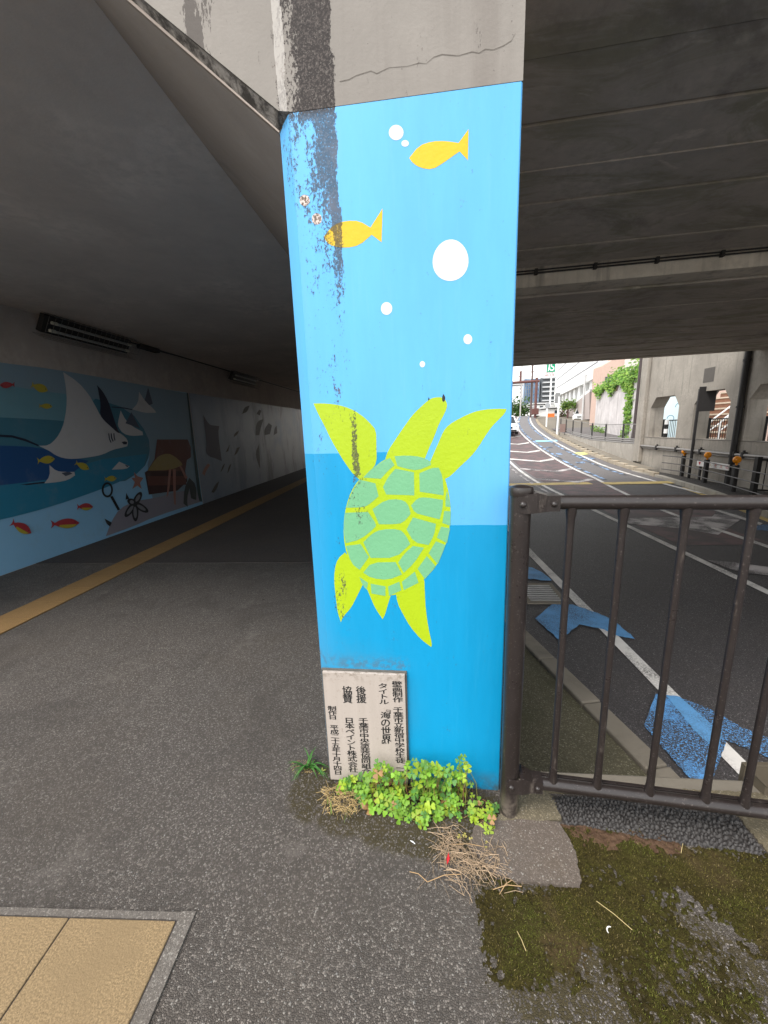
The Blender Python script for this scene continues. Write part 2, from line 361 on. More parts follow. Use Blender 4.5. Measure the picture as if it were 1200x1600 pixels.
mark('faded_marking', zm((760, 720), 2.666, [(1105, 275), (1200, 262), (1200, 295), (1130, 290)]), m_blue_worn, .010)

# drain in the gutter
gr = thing('drain_grate', onz(846, 930, -1), 'steel drain grate with pale concrete rim beside the white edge line', 'drain grate')
g = [onz(*p, -1) for p in [(800, 914), (876, 914), (882, 944), (812, 944)]]
gx0, gx1, gy0, gy1 = 1.40, 1.93, 4.93, 5.62
mb = MB()
for a, b in (((gx0, gy0), (gx1, gy0 + .07)), ((gx0, gy1 - .07), (gx1, gy1)), ((gx0, gy0 + .07), (gx0 + .06, gy1 - .07)), ((gx1 - .06, gy0 + .07), (gx1, gy1 - .07))):
    mb.box((*a, -1.05), (*b, -.985))
mb.build('rim', m_kerb, gr)
mb = MB(); mb.box((gx0 + .06, gy0 + .07, -1.04), (gx1 - .06, gy1 - .07, -.9965)); mb.build('pit_shade_slab', plain('pit_shade_black', (.012, .012, .012), .9), gr)  # solid black slab; the darkness under the bars is painted, not hollow
mb = MB()
for i in range(8): y = gy0 + .1 + i * (gy1 - gy0 - .2) / 7; mb.box((gx0 + .06, y - .017, -.995), (gx1 - .06, y + .017, -.984))
mb.build('bars', plain('galvanised_steel', (.30, .29, .28), .5, .2, 10, .6), gr)

# mossy verge between the pillar and the road, and its kerb stones
m_verge = asphalt('mossy_verge_concrete', (.088, .078, .048), (.125, .112, .072), (.24, .22, .17), 130, .5, .004, brown=(.055, .055, .022), brownk=.75, gum=1)
kA = [np.array([1.74, 1.3]), np.array([1.566, 2.241]), np.array([1.098, 4.027]), np.array([.93, 5.4]), np.array([.9, 19.4])]
def off2(poly, d):
    out = []
    for i, p in enumerate(poly):
        t = poly[min(i + 1, len(poly) - 1)] - poly[max(i - 1, 0)]; t = t / np.linalg.norm(t); out.append(p + d * np.array([-t[1], t[0]]))
    return out
kB = off2(kA, .16)
mb = MB(); pl = [tuple(p) for p in off2(kA, .166)] + [(.285, 19.4), (.285, 1.30)]
mb.prism([(x, y, -1.3) for x, y in pl], (0, 0, .44)); tag(mb.build('verge', m_verge), kind='structure')
mb = MB()
for i in range(len(kA) - 1):
    n = max(1, round(np.linalg.norm(kA[i + 1] - kA[i]) / .6))
    for k in range(n):
        e = .006 / np.linalg.norm(kA[i + 1] - kA[i])
        q = [kA[i] + (kA[i + 1] - kA[i]) * ((k + t) / n + s) for t, s in ((0, e), (1, -e))] + [kB[i] + (kB[i + 1] - kB[i]) * ((k + t) / n + s) for t, s in ((1, -e), (0, e))]
        mb.prism([(x, y, -1.25) for x, y in q], (0, 0, .42 + .004 * (k % 2)))
tag(mb.build('road_kerb', m_kerb, smooth=None, bevel=.012), kind='structure')

# concrete edge of the pavement, patches, tactile paving
mb = MB(); mb.box((XR + .002, 1.263, -1.3), (1.42, 1.335, .001))
tag(mb.build('pavement_edge', m_kerb, bevel=.008), kind='structure')
def gpoly(pts, z): return [(*onz(x, y, z)[:2], z) for x, y in pts]
def ragged(pts, step=5, s=.8):
    q = []
    for a, b in zip(pts, pts[1:] + pts[:1]):
        a, b = np.array(a, float), np.array(b, float); L = np.linalg.norm(b - a); k = max(1, int(L / step)); d = (b - a) / L; nn = np.array([-d[1], d[0]])
        q += [tuple(a + (b - a) * i / k + nn * rng.normal(0, s) * (1 if i else .3)) for i in range(k)]
    return q
def patch(name, pts, mat, z, th=.02): pts = ragged(pts); mb = MB(); mb.prism(gpoly(pts, z - th), (0, 0, th)); return mb.build(name, mat)
m_patch = asphalt('stained_concrete_patch', (.10, .08, .066), (.13, .107, .09), (.28, .26, .23), 260, .35, .002, brown=(.10, .07, .04), brownk=.6)
m_edgeconc = asphalt('sandy_concrete', (.125, .105, .07), (.175, .148, .10), (.30, .265, .21), 240, .4, .002, brown=(.13, .10, .045), brownk=.6)
z7 = lambda pts: zm((660, 1180), 2.2222, pts)
tag(patch('concrete_patch', z7([(180, 262), (230, 232), (345, 236), (470, 246), (500, 290), (530, 350), (548, 440), (545, 476), (480, 468), (420, 462), (330, 455), (240, 420), (160, 330)]), m_patch, .010), kind='structure')
tag(patch('concrete_footing', z7([(250, 240), (300, 190), (340, 132), (430, 140), (452, 158), (482, 236), (410, 244), (345, 238)]), m_edgeconc, .011), kind='structure')
tag(patch('concrete_strip', z7([(320, 118), (760, 128), (1300, 150), (1300, 420), (1196, 352), (1078, 208), (880, 168), (640, 150), (440, 146), (330, 140)]), m_edgeconc, .004), kind='structure')

# coarse asphalt repair: real stones as a height field
def hfield(name, poly, z, res, hfun, mat, origin=None):
    P = np.array(gpoly(poly, z))[:, :2]; lo, hi = P.min(0), P.max(0)
    nx, ny = int((hi[0] - lo[0]) / res) + 2, int((hi[1] - lo[1]) / res) + 2
    X, Y = np.meshgrid(lo[0] + np.arange(nx) * res, lo[1] + np.arange(ny) * res, indexing='ij')
    ins = np.zeros(X.shape, bool); D = np.full(X.shape, 9.)
    for i in range(len(P)):
        a, b = P[i], P[(i + 1) % len(P)]
        with np.errstate(all='ignore'): c = ((a[1] > Y) != (b[1] > Y)) & (X < (b[0] - a[0]) * (Y - a[1]) / (b[1] - a[1] + 1e-12) + a[0])
        ins ^= c
        d = b - a; t = np.clip(((X - a[0]) * d[0] + (Y - a[1]) * d[1]) / (d @ d + 1e-12), 0, 1)
        D = np.minimum(D, np.hypot(X - a[0] - t * d[0], Y - a[1] - t * d[1]))
    D = np.where(ins, D, -D); Z = hfun(X, Y, D)
    idx = np.arange(nx * ny).reshape(nx, ny)
    keep = (Z[:-1, :-1] > -.02) | (Z[1:, 1:] > -.02)
    f = np.stack([idx[:-1, :-1], idx[1:, :-1], idx[1:, 1:], idx[:-1, 1:]], -1)[keep]
    o = np.array(origin if origin is not None else (lo[0], lo[1], z))
    me = bpy.data.meshes.new(name); me.from_pydata([tuple(q) for q in np.stack([X - o[0], Y - o[1], Z + z - o[2]], -1).reshape(-1, 3)], [], [tuple(map(int, q)) for q in f]); me.update()
    used = set(f.ravel().tolist()); bm = bmesh.new(); bm.from_mesh(me); bmesh.ops.delete(bm, geom=[v for v in bm.verts if not v.link_faces], context='VERTS'); bm.to_mesh(me); bm.free()
    me.materials.append(mat); ob = bpy.data.objects.new(name, me); COL.objects.link(ob); ob.location = tuple(o)
    for p in me.polygons: p.use_smooth = True
    return ob
def fibres(ob, per, zmin):
    me = ob.data; co = np.empty(len(me.vertices) * 3); me.vertices.foreach_get('co', co); co = co.reshape(-1, 3) + np.array(ob.location); z0 = ob.location[2]; h = co[:, 2] - z0
    for p, q in zip(co, h):
        for _ in range(rng.poisson(per * min(1, max(0, (q - zmin) / .0025)))):
            x, y = p[0] + rng.normal(0, .002), p[1] + rng.normal(0, .002); t = rng.uniform(0, 6.28); l = rng.uniform(.0025, .0065); w = .0007; dx, dy = math.cos(t), math.sin(t); k = rng.uniform(.45, 1.4); zb = p[2] - .001; cl = snoise(np.array([x + 3]), np.array([y + 3]), .07, 21, 3)[0]; g = .75 + .9 * max(0, cl - .42)
            c = (.084 * k, .080 * k * g * 1.12, .014 * k) if rng.random() < .9 else (.20 * k, .155 * k, .075 * k)
            fm.add([(x - dy * w, y + dx * w, zb), (x + dy * w, y - dx * w, zb), (x + dx * l * .8, y + dy * l * .8, zb + l * .8)], [(0, 1, 2)], 0, c)
def cells(X, Y, s, seed, jit=.9):                # F1, F2 and cell id of jittered grid points
    g = np.random.default_rng(seed); i0, j0 = np.floor(X.min() / s) - 2, np.floor(Y.min() / s) - 2
    nx, ny = int(X.max() / s - i0) + 4, int(Y.max() / s - j0) + 4; J = g.random((nx, ny, 3))
    a = np.floor(X / s - i0).astype(int); b = np.floor(Y / s - j0).astype(int)
    f1 = np.full(X.shape, 9.); f2 = f1.copy(); hid = np.zeros(X.shape)
    for di in (-1, 0, 1):
        for dj in (-1, 0, 1):
            c, d = np.clip(a + di, 0, nx - 1), np.clip(b + dj, 0, ny - 1); q = J[c, d]
            r = np.hypot(X / s - i0 - (c + .5 + (q[..., 0] - .5) * jit), Y / s - j0 - (d + .5 + (q[..., 1] - .5) * jit))
            hid = np.where(r < f1, q[..., 2], hid); f2 = np.where(r < f1, f1, np.minimum(f2, r)); f1 = np.minimum(f1, r)
    return f1, f2, hid
def snoise(X, Y, s, seed, octv=4):
    g = np.random.default_rng(seed); out = 0; amp = 1; tot = 0
    for o in range(octv):
        T = g.random((64, 64)); x, y = X / s, Y / s; i, j = np.floor(x).astype(int), np.floor(y).astype(int); u, v = x - i, y - j; u, v = u * u * (3 - 2 * u), v * v * (3 - 2 * v)
        q = lambda a, b: T[a % 64, b % 64]
        out = out + amp * ((q(i, j) * (1 - u) + q(i + 1, j) * u) * (1 - v) + (q(i, j + 1) * (1 - u) + q(i + 1, j + 1) * u) * v); tot += amp; amp *= .55; s = s / 2.1
    return out / tot
def hstones(X, Y, D):
    f1, f2, h = cells(X, Y, .0135, 3); e = np.clip((f2 - f1) / .55, 0, 1)
    return np.where(D > -.004 + .006 * h, .0 + .011 * np.sqrt(e) + .008 * h * e, -.05)
nm = NT('bitumen_stones'); nc = nm.vor(80, 'F1', 'Color'); ss = nm.t.nodes.new('ShaderNodeSeparateColor'); nm.lk(nc, ss.inputs[0])
m_stone = nm.done(nm.mix(nm.noise(200, 3), nm.ramp(ss.outputs[0], [(0, .014), (1, .044)]), (.030, .023, .020)), .6, nm.noise(500, 3), .4, .001)
tag(hfield('asphalt_repair', z7([(443, 150), (640, 154), (820, 166), (960, 186), (1078, 208), (1196, 352), (1050, 330), (900, 312), (760, 292), (640, 268), (560, 248), (490, 240)]), -.001, .0025, hstones, m_stone), kind='structure')

# moss
def hmoss(X, Y, D):
    n = snoise(X, Y, .11, 11, 5); f = snoise(X, Y, .012, 5, 3); h6 = snoise(X, Y, .006, 8, 2); m = D * 7 + ((n - .52) * 2.0 + (f - .5) * 1.5 + (h6 - .5) * .9) * np.where(D > 0, 1, .85)
    f1, f2, h = cells(X, Y, .011, 9)
    return np.clip(m * .009, -.03, .0028) + (h6 - .5) * .004 + np.where(m > 0, .0025 * (1 - f1), 0) - .002
nm = NT('moss'); a = nm.noise(9, 5, .65); b = nm.noise(260, 4, .7); c = nm.noise(30, 4)
col = nm.mix(nm.mr(a, .38, .66), (.042, .033, .009), (.080, .088, .012)); col = nm.mix(nm.mr(b, .4, .75), sc((.035, .028, .009), 1), col)
col = nm.mix(nm.mr(nm.noise(4, 3), .55, .7), col, (.068, .048, .022)); col = nm.mix(nm.mr(nm.vor(190), .0, .2, .75, 0), col, nm.mix(c, (.11, .095, .04), (.04, .032, .016)))
m_moss = nm.done(col, .95, nm.noise(330, 5, .7), 1., .006, spec=.1)
nm = NT('brown_soil'); col = nm.mix(nm.noise(40, 5, .7), (.045, .026, .016), (.135, .082, .052)); col = nm.mix(nm.mr(nm.vor(120), 0, .25, .8, 0), col, (.16, .12, .09)); m_soil = nm.done(col, .95, nm.noise(160, 6, .7), 1., .006, spec=.1)
MOSS = [z7(p) for p in ([(490, 250), (560, 262), (620, 290), (760, 300), (870, 330), (880, 400), (800, 470), (790, 560), (880, 640), (960, 690), (1000, 760), (960, 860), (900, 870), (820, 850), (700, 790), (560, 730), (450, 720), (330, 700), (230, 640), (190, 560), (200, 480), (330, 462), (540, 484), (556, 400)],
                        [(890, 318), (1000, 322), (1196, 356), (1300, 400), (1300, 720), (1200, 690), (1130, 600), (1020, 500), (940, 430), (880, 370)],
                        [(860, 800), (1000, 800), (1120, 860), (1200, 930), (1000, 980), (800, 930), (700, 830)])]
fm = MB()
for k, p in enumerate(MOSS): mo = tag(hfield('moss', p, .004 + .0004 * k, .0038, hmoss, m_moss), kind='stuff'); fibres(mo, 1.5, -.0012)
tag(hfield('soil', z7([(478, 240), (560, 246), (640, 268), (760, 292), (890, 312), (880, 345), (780, 320), (640, 318), (540, 300), (500, 290)]), .004, .004, lambda X, Y, D: np.clip((D * 7 + (snoise(X, Y, .05, 2) - .4) * .6) * .02, -.03, .007) + (snoise(X, Y, .007, 4, 3) - .5) * .011 - .001, m_soil), kind='stuff')

def tintmat(name, rough=.6, spec=.3, trans=0):
    n = NT(name); at = n.t.nodes.new('ShaderNodeAttribute'); at.attribute_name = 'tint'
    m = n.done(n.mix(n.noise(80, 3), at.outputs[0], at.outputs[0]), rough, spec=spec)
    if trans:
        tb = n.t.nodes.new('ShaderNodeBsdfTranslucent'); n.lk(at.outputs[0], tb.inputs[0]); ms = n.t.nodes.new('ShaderNodeMixShader'); ms.inputs[0].default_value = trans
        n.lk(n.b.outputs[0], ms.inputs[1]); n.lk(tb.outputs[0], ms.inputs[2]); n.lk(ms.outputs[0], n.t.nodes['Material Output'].inputs[0])
    return m
m_tint = tintmat('dry_plant_fibre', .8, .2); m_leaf = tintmat('leaf', .5, .35, .3)
tag(fm.build('moss_fibres', m_tint), kind='stuff')

# tactile paving
def tile_mat(name, col):
    n = NT(name); c = n.mix(n.mr(n.noise(230, 3, .7), .35, .66), sc(col, .62), sc(col, 1.2)); c = n.mix(n.mr(n.noise(5, 5, .65), .45, .72), c, sc(col, .82))
    c = n.mix(n.mr(n.vor(110), .0, .2, .5, 0), c, sc(col, .6)); c = n.mix(n.mr(n.vor(5.3), 0, .03, 1, 0), c, (.03, .025, .03))
    return n.done(c, .8, n.noise(150, 4, .7), .6, .004, spec=.25)
m_tile = tile_mat('ochre_tile', (.245, .172, .092)); m_tile_far = tile_mat('worn_ochre_strip', (.25, .15, .06))
p1, p2 = onz(275, 1442, 0), onz(205, 1600, 0); TX, TY = p1[0], p1[1]
tp = thing('tactile_paving', (TX, TY, 0), 'ochre tactile paving tiles with grey concrete border in the asphalt', 'tactile paving')
mb = MB()
for i in range(3):
    for j in range(4): mb.box((TX - .316 * i - .312, TY - .316 * j - .312, -.02), (TX - .316 * i, TY - .316 * j, .009))
mb.build('tile', m_tile, tp, bevel=.003)
mb = MB(); mb.box((TX - 1.2, TY - 1.5, -.02), (TX + .003, TY + .003, .0045)); mb.build('joint', plain('joint_dirt', (.05, .042, .04), .95, .3, 30), tp)
mb = MB(); mb.box((TX + .004, TY - 1.5, -.02), (TX + .046, TY + .024, .006)); mb.box((TX - 1.2, TY + .004, -.02), (TX + .0035, TY + .022, .0055)); mb.build('border', asphalt('border_mortar', (.12, .105, .092), (.165, .148, .13), (.28, .26, .23), 260, .4, .002), tp)
_a, _b = onz(0, 1434, 0), onz(275, 1442, 0); tp.rotation_euler = (0, 0, math.atan2(_b[1] - _a[1], _b[0] - _a[0]))
ts = MB()
for i in range(70): y = -2 + .3 * i; x = -3.14 - .012 * y; ts.box((x - .15, y + .002, -.02), (x + .15, y + .298, .009))
tag(ts.build('guide_strip', m_tile_far, origin=(-3.2, 2, 0)), 'long worn ochre tactile strip running into the dark underpass', 'tactile strip')
# ------------------------------------------------------------------ painted pillar
PA = R(-1.5); PN = np.array([math.sin(PA), -math.cos(PA), 0]); PU = np.array([math.cos(PA), math.sin(PA), 0]); PP = np.array([-.055, 1.2475, 0])
def facept(x, y, lift): return tuple(onp(x, y, PP + PN * lift, PN))
def uv2w(u, z, lift=0): return tuple(PP + PU * u + PN * lift + np.array([0, 0, z]))
def stain(n, col, base_wet=True):
    x, y, z = n.xyz(); wob = n.mapv((1, 1, .35)); nz = n.noise(26, 7, .75, wob); fine = n.noise(135, 4, .75, n.mapv((1, 1, .6)))
    mixn = n.math('ADD', n.math('MULTIPLY', nz, .46), n.math('MULTIPLY', fine, .54))
    xj = n.math('ADD', x, n.math('MULTIPLY', n.math('SUBTRACT', n.noise(20, 5, .7, n.mapv((1, 1, .3))), .5), .05))
    mixn = n.mr(mixn, .33, .66)
    inside = n.math('MULTIPLY', n.mr(xj, -.345, -.30), n.mr(xj, -.228, -.216, 1, 0))
    right = n.math('MULTIPLY', n.mr(xj, -.285, -.25), n.mr(xj, -.224, -.210, 1, 0))
    edge = n.math('MULTIPLY', n.mr(xj, -.25, -.232), n.mr(xj, -.222, -.208, 1, 0))
    dens = n.math('ADD', n.math('MULTIPLY', inside, n.mr(z, 1.6, 2.3, .0, .56)), n.math('MULTIPLY', right, n.mr(z, 1.55, 2.25, .14, .44)))
    dens = n.math('ADD', dens, n.math('MULTIPLY', edge, n.mr(z, 1.46, 1.95, .0, .40)))
    dens = n.math('ADD', dens, n.math('MULTIPLY', n.math('MULTIPLY', n.mr(x, -.32, -.30), n.mr(x, -.23, -.215, 1, 0)), n.mr(z, 2.16, 2.25, 0, .55)))
    dens = n.math('ADD', dens, n.math('MULTIPLY', n.math('MULTIPLY', n.mr(x, -.40, -.36), n.mr(x, -.34, -.30, 1, 0)), n.mr(z, 1.85, 2.25, 0, .34)))
    dens = n.math('MULTIPLY', dens, n.mr(z, 1.3, 1.42))
    # runs lower down, on the flipper and the hind leg
    for cx, w, z0, z1, k in ((-.208, .010, 1.14, 1.40, .62), (-.268, .009, .75, .85, .62), (-.29, .02, .55, 1.0, .22), (-.2, .03, 1.0, 1.25, .20), (-.30, .05, 1.15, 1.8, .10)):
        b = n.math('MULTIPLY', n.mr(x, cx - w * 1.6, cx - w * .4), n.mr(x, cx + w * .4, cx + w * 1.6, 1, 0))
        b = n.math('MULTIPLY', b, n.math('MULTIPLY', n.mr(z, z0, z0 + .1), n.mr(z, z1 - .05, z1 + .05, 1, 0)))
        dens = n.math('ADD', dens, n.math('MULTIPLY', b, k))
    m = n.math('MULTIPLY', n.mr(n.math('ADD', mixn, dens), .92, 1.08), n.mr(z, 2.19, 2.22, .84, 1))
    m = n.math('MULTIPLY', m, n.mr(n.noise(240, 2, .5), .3, .42, .55, 1))
    lich = n.mix(n.mr(n.noise(180, 3, .7), .45, .7), (.036, .031, .030), (.105, .09, .083)); lich = n.mix(n.mr(n.noise(7, 3), .55, .7), lich, (.10, .07, .055))
    c = n.mix(m, col, lich)
    sp = n.math('MULTIPLY', n.mr(n.vor(38), .0, .07, 1, 0), n.math('GREATER_THAN', n.noise(5, 3), .56))
    sp = n.math('MULTIPLY', sp, n.mr(x, -.12, .0, 1, .25))
    c = n.mix(n.math('MULTIPLY', sp, .9), c, (.04, .04, .035))
    if base_wet:
        g = n.math('MULTIPLY', n.mr(z, .25, .78, 1, 0), n.mr(x, -.36, .06, 1, 0)); g = n.math('MULTIPLY', g, n.mr(n.noise(6, 6, .7), .25, .75))
        c = n.mix(n.math('MULTIPLY', g, .62), c, (.10, .19, .22))
        g2 = n.math('MULTIPLY', n.mr(z, .0, .10, 1, 0), n.mr(n.noise(22, 5, .7), .3, .65)); c = n.mix(n.math('MULTIPLY', g2, .8), c, (.07, .075, .05))
        ri = n.math('MULTIPLY', n.math('MULTIPLY', n.mr(z, .49, .505), n.mr(z, .51, .56, 1, 0)), n.mr(n.noise(40, 4, .7), .4, .6)); ri = n.math('MULTIPLY', ri, n.mr(x, -.06, -.04, 1, 0))
        c = n.mix(n.math('MULTIPLY', ri, .45), c, (.09, .085, .075))
    return c, m
def paint(name, col, rough=.42, wet=True, var=.1):
    n = NT(name); c = n.mix(n.noise(5, 6, .7, n.mapv((1, 1, .3))), sc(col, 1 - var), sc(col, 1 + var)); c, m = stain(n, c, wet)
    return n.done(c, n.math('ADD', n.math('MULTIPLY', m, .4), rough), n.math('ADD', n.math('ADD', n.noise(90, 4), n.math('MULTIPLY', n.noise(22, 5, .6), .8)), n.math('MULTIPLY', m, 1.2)), .3, .003, spec=.35)
SKY, SEA = (.098, .395, .76), (.002, .262, .51)
n = NT('pillar_paint'); x, y, z = n.xyz()
split = n.mix(n.mr(x, -.05, -.049), 1.277, 1.034); s3 = n.t.nodes.new('ShaderNodeSeparateColor'); n.lk(split, s3.inputs[0])
zj = n.math('ADD', z, n.math('MULTIPLY', n.math('SUBTRACT', n.noise(9, 3), .5), .006))
low = n.math('LESS_THAN', zj, s3.outputs[0])
bl = n.mix(low, SKY, SEA); bl = n.mix(n.mr(n.noise(3.5, 6, .7, n.mapv((1, 1, .22))), .3, .75), bl, n.mix(low, sc(SKY, .86), (.0, .225, .44))); bl = n.mix(n.math('MULTIPLY', n.mr(n.noise(60, 4, .7, n.mapv((1, 1, .06))), .5, .75), .14), bl, n.mix(low, (.16, .42, .8), (.03, .32, .56)))
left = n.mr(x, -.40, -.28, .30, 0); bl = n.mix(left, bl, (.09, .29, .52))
cg = n.mix(n.mr(n.noise(2, 6, .6), .3, .7), sc(GREY, .86), sc(GREY, 1.1)); cg = n.mix(n.math('MULTIPLY', n.mr(n.noise(1, 6, .65, n.mapv((7, 7, .5))), .52, .75), .35), cg, (.2, .18, .16))
ck = n.vor(3.1, 'DISTANCE_TO_EDGE', 'Distance', n.mapv((1, 1, 2.2), n.t.nodes.new('ShaderNodeNewGeometry').outputs['Position'])); 
wv = n.noise(9, 5, .7, None, 0, 'Color'); va = n.t.nodes.new('ShaderNodeVectorMath'); va.operation = 'MULTIPLY_ADD'; va.inputs[1].default_value = (.12,) * 3; n.lk(wv, va.inputs[0]); n.lk(n.mapv((1, 1, 2.2)), va.inputs[2])
ck = n.vor(2.1, 'DISTANCE_TO_EDGE', 'Distance', va.outputs[0]); cg = n.mix(n.math('MULTIPLY', n.mr(ck, 0, .006, 1, 0), .6), cg, (.15, .135, .12))
top = n.math('GREATER_THAN', n.math('ADD', z, n.math('MULTIPLY', n.math('SUBTRACT', n.noise(30, 3), .5), .005)), 2.214)
c = n.mix(top, bl, cg); c, m = stain(n, c)
m_pillar = n.done(c, n.math('ADD', n.math('MULTIPLY', n.math('MAXIMUM', m, top), .35), .45), n.math('ADD', n.math('MULTIPLY', n.noise(70, 5, .65), n.math('ADD', n.math('MULTIPLY', top, .8), .25)), n.math('MULTIPLY', m, 1.3)), .3, .003, spec=.35)

cx = .045; HW = .336; U0, U1 = -.342, HW
def pw(u, d): return PP + PU * u - PN * d
sec = [pw(U0 + cx, 0), pw(U1 - .010, 0), pw(U1, .010)] + [np.array([XR, 4.5, 0]), np.array([-.397, 4.5, 0])] + [pw(U0, cx)]
sec = [pw(-.290, 0), pw(.331, 0), pw(.335, .004), np.array([.28, 5.0, 0]), np.array([-.392, 5.0, 0]), pw(-.336, .046)]
mb = MB(); n6 = len(sec); zs = [-.05, .02, .5, 1., 1.5, 2., 2.213]
mb.prism([(p[0], p[1], -.05) for p in sec], (0, 0, 2.263))
pillar = thing('mural_pillar', (-.055, 1.25, 0), 'bright blue pillar painted with a green sea turtle, yellow fish and white bubbles', 'pillar')
shaft = mb.build('shaft', m_pillar, pillar)
mb = MB(); mb.box((-.389, 5.002, -.05), (.277, 11.7, 2.8)); 
for a, b in ((13.43, 14.155), (15.88, 16.75), (18.67, 19.4)): mb.box((-.389, a, .57), (.277, b, 2.25))
mb.box((-.389, 11.702, -.05), (.277, 19.4, .57)); mb.box((-.389, 11.702, 2.25), (.277, 19.4, 2.8))
mb.build('rear_wall', m_conc_wall, pillar)
z4 = lambda pts: zm((480, 580), 3.4794, pts)
YG, GR = (.335, .46, .009), (.145, .38, .20)
m_yg = paint('lime_paint', YG); m_gr = paint('sea_green_paint', GR); m_yel_p = paint('yellow_paint', (.60, .40, .004)); m_wp = paint('white_paint', (.60, .60, .61)); m_bk = paint('black_paint', (.012, .014, .02))
def sheet(name, polys, mat, lift, parent, it=1):
    mb = MB()
    for p in polys: mb.poly([facept(x, y, lift) for x, y in (soft(p, it) if it else p)][::-1])
    return mb.build(name, mat, parent)
TUR = [[(33, 175), (80, 174), (140, 178), (200, 190), (260, 215), (310, 250), (345, 285), (375, 320), (377, 400), (378, 500), (345, 540), (320, 565), (285, 590), (250, 560), (220, 520), (180, 460), (130, 375), (95, 300), (60, 235)],
       [(660, 155), (690, 142), (735, 140), (758, 165), (762, 190), (750, 225), (715, 290), (690, 360), (660, 425), (635, 490), (560, 500), (480, 500), (425, 475), (440, 430), (480, 370), (520, 310), (570, 240), (610, 200)],
       [(665, 500), (690, 440), (715, 385), (740, 325), (770, 290), (830, 255), (900, 222), (960, 208), (1030, 203), (1085, 205), (1075, 230), (1040, 265), (1005, 300), (970, 350), (930, 415), (890, 465), (830, 520), (790, 560), (765, 580), (730, 590), (690, 540)],
       [(205, 985), (165, 1020), (148, 1080), (146, 1150), (155, 1230), (165, 1310), (183, 1365), (195, 1335), (240, 1285), (270, 1225), (300, 1165), (320, 1120), (260, 1040)],
       [(315, 1160), (340, 1220), (370, 1290), (410, 1348), (425, 1320), (435, 1280), (455, 1215), (400, 1180)],
       [(480, 1190), (490, 1260), (520, 1320), (560, 1390), (620, 1460), (675, 1500), (678, 1480), (660, 1400), (645, 1300), (640, 1210), (637, 1120), (600, 1090)]]
SHELL = [(425, 475), (480, 460), (560, 458), (640, 470), (700, 515), (735, 540), (755, 600), (770, 660), (782, 750), (775, 850), (755, 940), (710, 1050), (640, 1130), (560, 1190), (450, 1225), (350, 1210), (300, 1165), (255, 1085), (215, 1000), (197, 900), (200, 800), (212, 730), (240, 650), (280, 590), (340, 540)]
PLATES = [[(305, 578), (350, 530), (410, 490), (450, 472), (475, 510), (440, 540), (400, 585), (360, 582)], [(475, 462), (540, 458), (620, 465), (670, 490), (672, 510), (600, 540), (540, 530), (490, 515)],
          [(480, 530), (580, 550), (582, 675), (500, 672), (430, 670), (412, 630), (440, 575)], [(610, 555), (680, 525), (715, 525), (735, 570), (742, 660), (740, 675), (680, 665), (612, 655)],
          [(285, 590), (330, 600), (370, 610), (388, 680), (330, 730), (300, 740), (213, 742), (240, 660)], [(355, 750), (425, 700), (500, 695), (545, 715), (563, 775), (520, 825), (470, 832), (390, 832)],
          [(565, 730), (600, 690), (640, 685), (738, 700), (735, 750), (720, 805), (640, 785), (585, 770)], [(205, 770), (330, 765), (375, 830), (370, 850), (290, 915), (210, 935), (197, 870)],
          [(400, 860), (500, 858), (535, 890), (560, 940), (480, 1015), (345, 1015), (305, 930), (350, 885)], [(575, 795), (700, 830), (690, 890), (660, 945), (580, 930), (540, 860)],
          [(760, 650), (782, 740), (752, 735), (752, 690)], [(745, 760), (782, 762), (778, 840), (735, 825)], [(728, 845), (777, 855), (760, 935), (705, 905)], [(700, 925), (752, 945), (710, 1050), (660, 990)],
          [(575, 950), (635, 960), (580, 1045), (525, 1095), (495, 1040), (530, 990)], [(650, 1005), (698, 1060), (640, 1130), (600, 1075)], [(210, 950), (290, 940), (335, 1010), (285, 1080), (240, 1045)],
          [(350, 1040), (480, 1038), (515, 1105), (440, 1135), (350, 1125), (305, 1095)], [(585, 1090), (605, 1150), (525, 1190), (515, 1145)], [(500, 1145), (512, 1190), (445, 1222), (440, 1170)],
          [(345, 1155), (425, 1170), (425, 1222), (350, 1208)], [(285, 1120), (330, 1150), (325, 1185), (300, 1162)]]
tur = sheet('painted_turtle', [z4(p) for p in TUR], m_yg, .0004, pillar)
sheet('shell', [z4(SHELL)], m_yg, .0007, tur); sheet('shell_plates', [z4(p) for p in PLATES], m_gr, .0010, tur)
sheet('eye', [z4([(740, 123), (751, 140), (748, 162), (738, 167), (732, 155), (735, 135)])], m_bk, .0007, tur); sheet('eye', [z4([(660, 140), (666, 153), (656, 160)])], m_bk, .0007, tur)
z5 = lambda pts: zm((200, 0), 1.9355, pts)
sheet('painted_fish', [z5([(850, 478), (880, 440), (920, 427), (960, 426), (1000, 432), (1030, 390), (1028, 485), (1003, 458), (985, 470), (955, 492), (920, 513), (885, 508), (862, 494)])], m_yel_p, .0004, pillar)
sheet('painted_fish', [z5([(593, 715), (620, 680), (660, 667), (700, 668), (733, 688), (770, 630), (767, 733), (737, 710), (700, 742), (660, 750), (620, 745), (600, 733)])], m_yel_p, .0004, pillar)
for e in (ell(619, 207, 11.5, 12), ell(633, 224, 5.8, 5.2), ell(704, 407, 28, 32.5, 32, .1, .015), ell(604, 482, 8.8, 10), ell(731, 530, 6.8, 7.8), ell(660, 569, 4.2, 4.8)): sheet('painted_bubble', [e], m_wp, .0004, pillar, 0)
m_wpo = NT('lichened_white_paint'); cc = m_wpo.mix(m_wpo.mr(m_wpo.noise(150, 4, .7), .42, .56), (.6, .52, .48), (.12, .08, .06)); m_wpo = m_wpo.done(cc, .8)
sheet('painted_bubble', [ell(476, 313, 8, 9)], m_wpo, .0004, pillar, 0); sheet('painted_bubble', [ell(495, 342, 8, 9)], m_wpo, .0004, pillar, 0)

